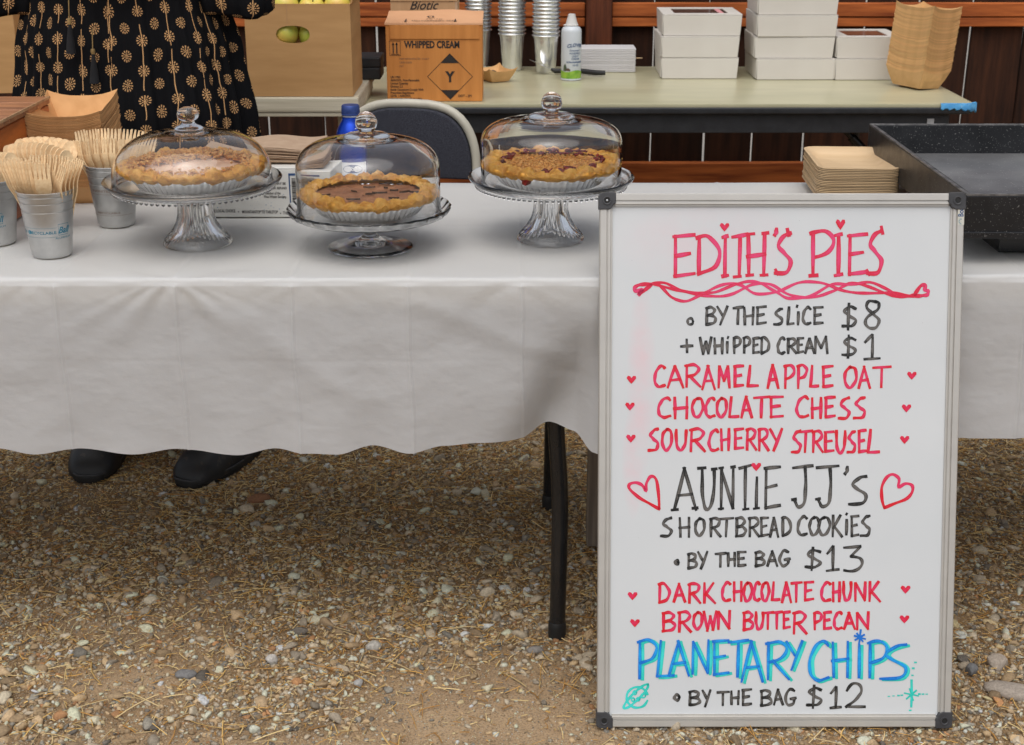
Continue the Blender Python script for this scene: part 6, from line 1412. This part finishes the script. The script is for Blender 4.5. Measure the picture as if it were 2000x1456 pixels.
# ------------------------------------------------------------------ the woman behind the table
def person():
    cx, cy = -.885, 3.30; t = thing('person', 'standing person in a loose black dress with gold medallion print and black boots', 'person', (cx, cy, 0))
    # one continuous body, grown from a skeleton
    J = [('pelvis', (0, 0, .88), .125), ('belly', (0, -.01, 1.00), .135), ('chest', (0, 0, 1.20), .135), ('neckbase', (0, .01, 1.37), .060), ('neck', (0, -.005, 1.45), .048), ('head', (0, -.01, 1.56), .085), ('crown', (0, -.005, 1.63), .070),
         ('shL', (-.155, .01, 1.325), .060), ('elL', (-.225, .00, 1.13), .044), ('wrL', (-.10, -.17, 1.20), .028), ('haL', (-.04, -.205, 1.215), .024),
         ('shR', (.155, .01, 1.325), .060), ('elR', (.225, .00, 1.13), .044), ('wrR', (.10, -.17, 1.20), .028), ('haR', (.04, -.205, 1.225), .024),
         ('hipL', (-.10, 0, .82), .095), ('knL', (-.12, -.01, .47), .058), ('anL', (-.125, .01, .12), .042), ('toL', (-.125, -.14, .05), .034), ('hipR', (.10, 0, .82), .095), ('knR', (.12, -.01, .47), .058), ('anR', (.125, .01, .12), .042), ('toR', (.13, -.15, .05), .034)]
    for s, sx in (('L', -1), ('R', 1)):
        for k in range(4): J += [(f'f{s}{k}a', (sx*.018, -.238+.004*k, 1.235-.016*k), .0095), (f'f{s}{k}b', (sx*-.010, -.246+.004*k, 1.232-.016*k), .0085)]
        J.append((f't{s}', (sx*.030, -.212, 1.252), .0105))
    ix = {n: i for i, (n, p, r) in enumerate(J)}
    E = [('pelvis', 'belly'), ('belly', 'chest'), ('chest', 'neckbase'), ('neckbase', 'neck'), ('neck', 'head'), ('head', 'crown')]
    for s in 'LR':
        E += [('chest', 'sh'+s), ('sh'+s, 'el'+s), ('el'+s, 'wr'+s), ('wr'+s, 'ha'+s), ('pelvis', 'hip'+s), ('hip'+s, 'kn'+s), ('kn'+s, 'an'+s), ('an'+s, 'to'+s), ('ha'+s, 't'+s)]
        for k in range(4): E += [('ha'+s, f'f{s}{k}a'), (f'f{s}{k}a', f'f{s}{k}b')]
    me = bpy.data.meshes.new('body'); me.from_pydata([p for n, p, r in J], [(ix[a], ix[b]) for a, b in E], [])
    o = ob('body', me, t); md = o.modifiers.new('skin', 'SKIN'); me.materials.append(M['skin'])
    for i, (n, p, r) in enumerate(J): me.skin_vertices[0].data[i].radius = (r, r*.82 if n in ('pelvis', 'belly', 'chest') else r)
    me.skin_vertices[0].data[0].use_root = True; md.use_smooth_shade = True
    sb = o.modifiers.new('sub', 'SUBSURF'); sb.levels = 2; sb.render_levels = 2
    # face
    fz = 1.57
    for s in (-1, 1):
        ob('eye', MB().lathe([(0, -.011)]+[(.011*math.cos(a), .011*math.sin(a)) for a in np.linspace(-1.2, 1.2, 7)]+[(0, .011)], 14).mesh('eye', M['white'], 60), t, (s*.031, -.082, fz)); 
        ob('ear', MB().lathe([(0, -.024), (.010, -.012), (.012, .006), (0, .024)], 10).mesh('ear', M['skin'], 60), t, (s*.084, 0, fz-.01))
    ob('nose', MB().add([(0, -.086, fz), (-.014, -.088, fz-.038), (.014, -.088, fz-.038), (0, -.112, fz-.034), (0, -.086, fz-.046)], [(0, 1, 3), (0, 3, 2), (1, 4, 3), (3, 4, 2)]).mesh('nose', M['skin'], 80), t)
    ob('mouth', MB().tube([(-.024, -.082, fz-.062), (0, -.090, fz-.064), (.024, -.082, fz-.062)], [.002, .005, .002], 8).mesh('mouth', M['cherry'], 60), t)
    hr = [(.0, 1.665), (.05, 1.66), (.088, 1.62), (.097, 1.56), (.093, 1.48), (.088, 1.42), (.06, 1.40)]
    ob('hair', MB().lathe(hr[::-1], 40, rip=lambda a, k: (1+.05*math.cos(20*a)) if math.sin(a) > -.45 or k > 4 else .55).mesh('hair', M['hair'], 60), t, (0, .012, 0))
    # dress: loose, pleated
    zs = np.linspace(.40, 1.335, 60); na = 360; P = []
    wz = curve_fn([.30, .60, .84, 1.0, 1.12, 1.22, 1.30, 1.36], [.300, .285, .268, .248, .224, .205, .175, .085]); dz_ = curve_fn([.30, .60, .84, 1.0, 1.12, 1.22, 1.30, 1.36], [.215, .205, .190, .175, .165, .150, .115, .075])
    r = random.Random(4); ph = [r.uniform(0, 6) for _ in range(12)]
    uvs = []
    for i in range(na+1):
        a = 2*PI*i/na-PI/2; row = []
        for z in zs:
            f = (1.35-z)/.75; f = max(.25, min(1.15, f))
            fold = .0065*math.sin(19*a+ph[0]+z*1.5)+.0050*math.sin(31*a+ph[1]-z*2.0)+.0038*math.sin(47*a+ph[2]+z*3)+.0022*math.sin(83*a+ph[3])+.009*math.sin(7*a+ph[4]+z)
            side = abs(math.cos(a))**3; fold *= f*(.65+1.1*side)
            ww, dd = float(wz(z)), float(dz_(z)); sx, sy = math.cos(a), math.sin(a)
            e = .9; x = (ww+fold)*math.copysign(abs(sx)**e, sx); y = (dd+fold*1.25)*math.copysign(abs(sy)**e, sy)
            row.append((x, y, z))
        P.append(row)
    # width coordinate measured along the pleated cloth
    k0 = 30; u = [0.0]
    for i in range(na): u.append(u[-1]+math.dist(P[i][k0][:2], P[i+1][k0][:2]))
    mb = MB().grid(P); me = mb.mesh('dress', M['dress'], 180); uvl = me.uv_layers.new(name='UVMap'); nz = len(zs)
    for lp in me.loops:
        vi = lp.vertex_index; i, j = divmod(vi, nz); uvl.data[lp.index].uv = (u[i]+.006*math.sin(zs[j]*9+i*.05), zs[j]+.004*math.sin(i*.11))
    me.update(); dr = ob('dress', me, t)
    for sx in (-1, 1):   # puffed elbow sleeves
        S = []
        for i in range(65):
            a = 2*PI*i/64; row = []
            for j, (zz, cx_, rad) in enumerate(((1.345, .12, .045), (1.32, .165, .075), (1.26, .205, .088), (1.18, .232, .094), (1.12, .245, .096), (1.088, .250, .090), (1.080, .250, .078), (1.088, .250, .060))):
                q = rad*(1+.05*math.sin(9*a+j*.5)+.03*math.sin(17*a)); row.append((sx*cx_+q*math.cos(a)*sx, q*math.sin(a)*.9-.012*j*.4, zz+.006*math.sin(3*a+1)*(j > 3)))
            S.append(row)
        me = MB().grid(S).mesh('sleeve', M['dress'], 180); uvl = me.uv_layers.new(name='UVMap')
        for lp in me.loops: i, j = divmod(lp.vertex_index, 8); uvl.data[lp.index].uv = (i*.009+.02, j*.032)
        ob('sleeve', me, dr)
    # tasselled cords
    for px, py0, py1, yy in ((134, 28, 60, -.190), (180, 88, 118, -.192)):
        for _ in (0,):
            y = cy+yy; A_ = at(px, py0-30, y=y); B_ = at(px+1, py0+8, y=y); Cc = at(px+2, py1-12, y=y); D_ = at(px+5, py1+45, y=y); o0 = Vector((cx, cy, 0))
            ta = ob('tassel', MB().tube([Cc-o0, (Cc+D_)/2-o0, D_-o0], [.003, .0075, .0105], 12).mesh('tassel', M['black_fabric'], 50), dr)
            ob('bead', MB().tube([B_-o0, (B_+Cc)/2-o0, Cc-o0], [.0042, .0052, .0040], 12).mesh('bead', M['gold_bead'], 50), ta)
            ob('cord', MB().tube([A_-o0, B_-o0], .0012, 8).mesh('cord', M['gold_bead'], 50), ta)
    # rubber boots
    def boot(tx, ty, yaw, L=.285, W=.052):
        R_ = []; secs = [(0.0, .018, .010, .012), (.006, .032, .030, .026), (.022, .044, .046, .032), (.050, .051, .060, .036), (.085, .052, .070, .040), (.120, .049, .080, .044), (.150, .046, .098, .052)]
        P = []; n = 28
        for y, w, top, _ in secs:
            row = []
            for k in range(n+1):
                a = 2*PI*k/n; ca, sa = math.cos(a), math.sin(a); x = w*math.copysign(abs(ca)**.75, ca); z = (.010+(top-.010)*sa**.85) if sa > 0 else .010+.004*sa
                row.append((x, y, z))
            P.append(row)
        # ankle and shaft rise from the instep
        for z, yc, rx, ry in ((.11, .185, .046, .060), (.15, .205, .046, .056), (.20, .212, .047, .054), (.28, .212, .050, .056), (.34, .212, .055, .060)):
            row = [(rx*math.cos(2*PI*k/n), yc+ry*(-math.sin(2*PI*k/n))*(1 if z > .13 else .9), z+.028*math.sin(2*PI*k/n)*(.0 if z > .18 else -.9)) for k in range(n+1)]; P.append(row)
        up = MB().grid(P).mesh('boot', M['boot'], 60, recalc=True); bo = ob('boot', up, t, (tx-cx, ty-cy, .004), (0, 0, yaw)); bo.scale = (1.18, 1.10, 1.20)
        out = []
        for k in range(40):
            a = 2*PI*k/40; ca, sa = math.cos(a), math.sin(a); y = .142+.146*sa; u = (y)/.288; w = .0545*(1-.16*abs(u-.35))*(1 if u < .6 else 1-.25*(u-.6)); out.append((w*math.copysign(abs(ca)**.62, ca), y-.003))
        ob('sole', MB().prism(out, .0, .016).mesh('sole', M['rubber'], 40, bevel=.003, seg=2, recalc=True), bo)
        ob('toe_seam', MB().tube([(x*1.0, y+.0, .0175) for x, y in out[20:]+[out[0]]], .0018, 6).mesh('toe_seam', M['cap'], 60), bo)
        ob('instep_seam', MB().tube([(.050*math.cos(a), .095+.012*math.sin(a)*0+.008*math.cos(2*a), .012+.066*math.sin(a)**.85) for a in np.linspace(.12, PI-.12, 12)], .0013, 6).mesh('instep_seam', M['cap'], 60), bo)
    a = at(176, 946, z=0); b = at(362, 955, z=0)
    boot(a.x, a.y, .10); boot(b.x, b.y, -.42)
person()
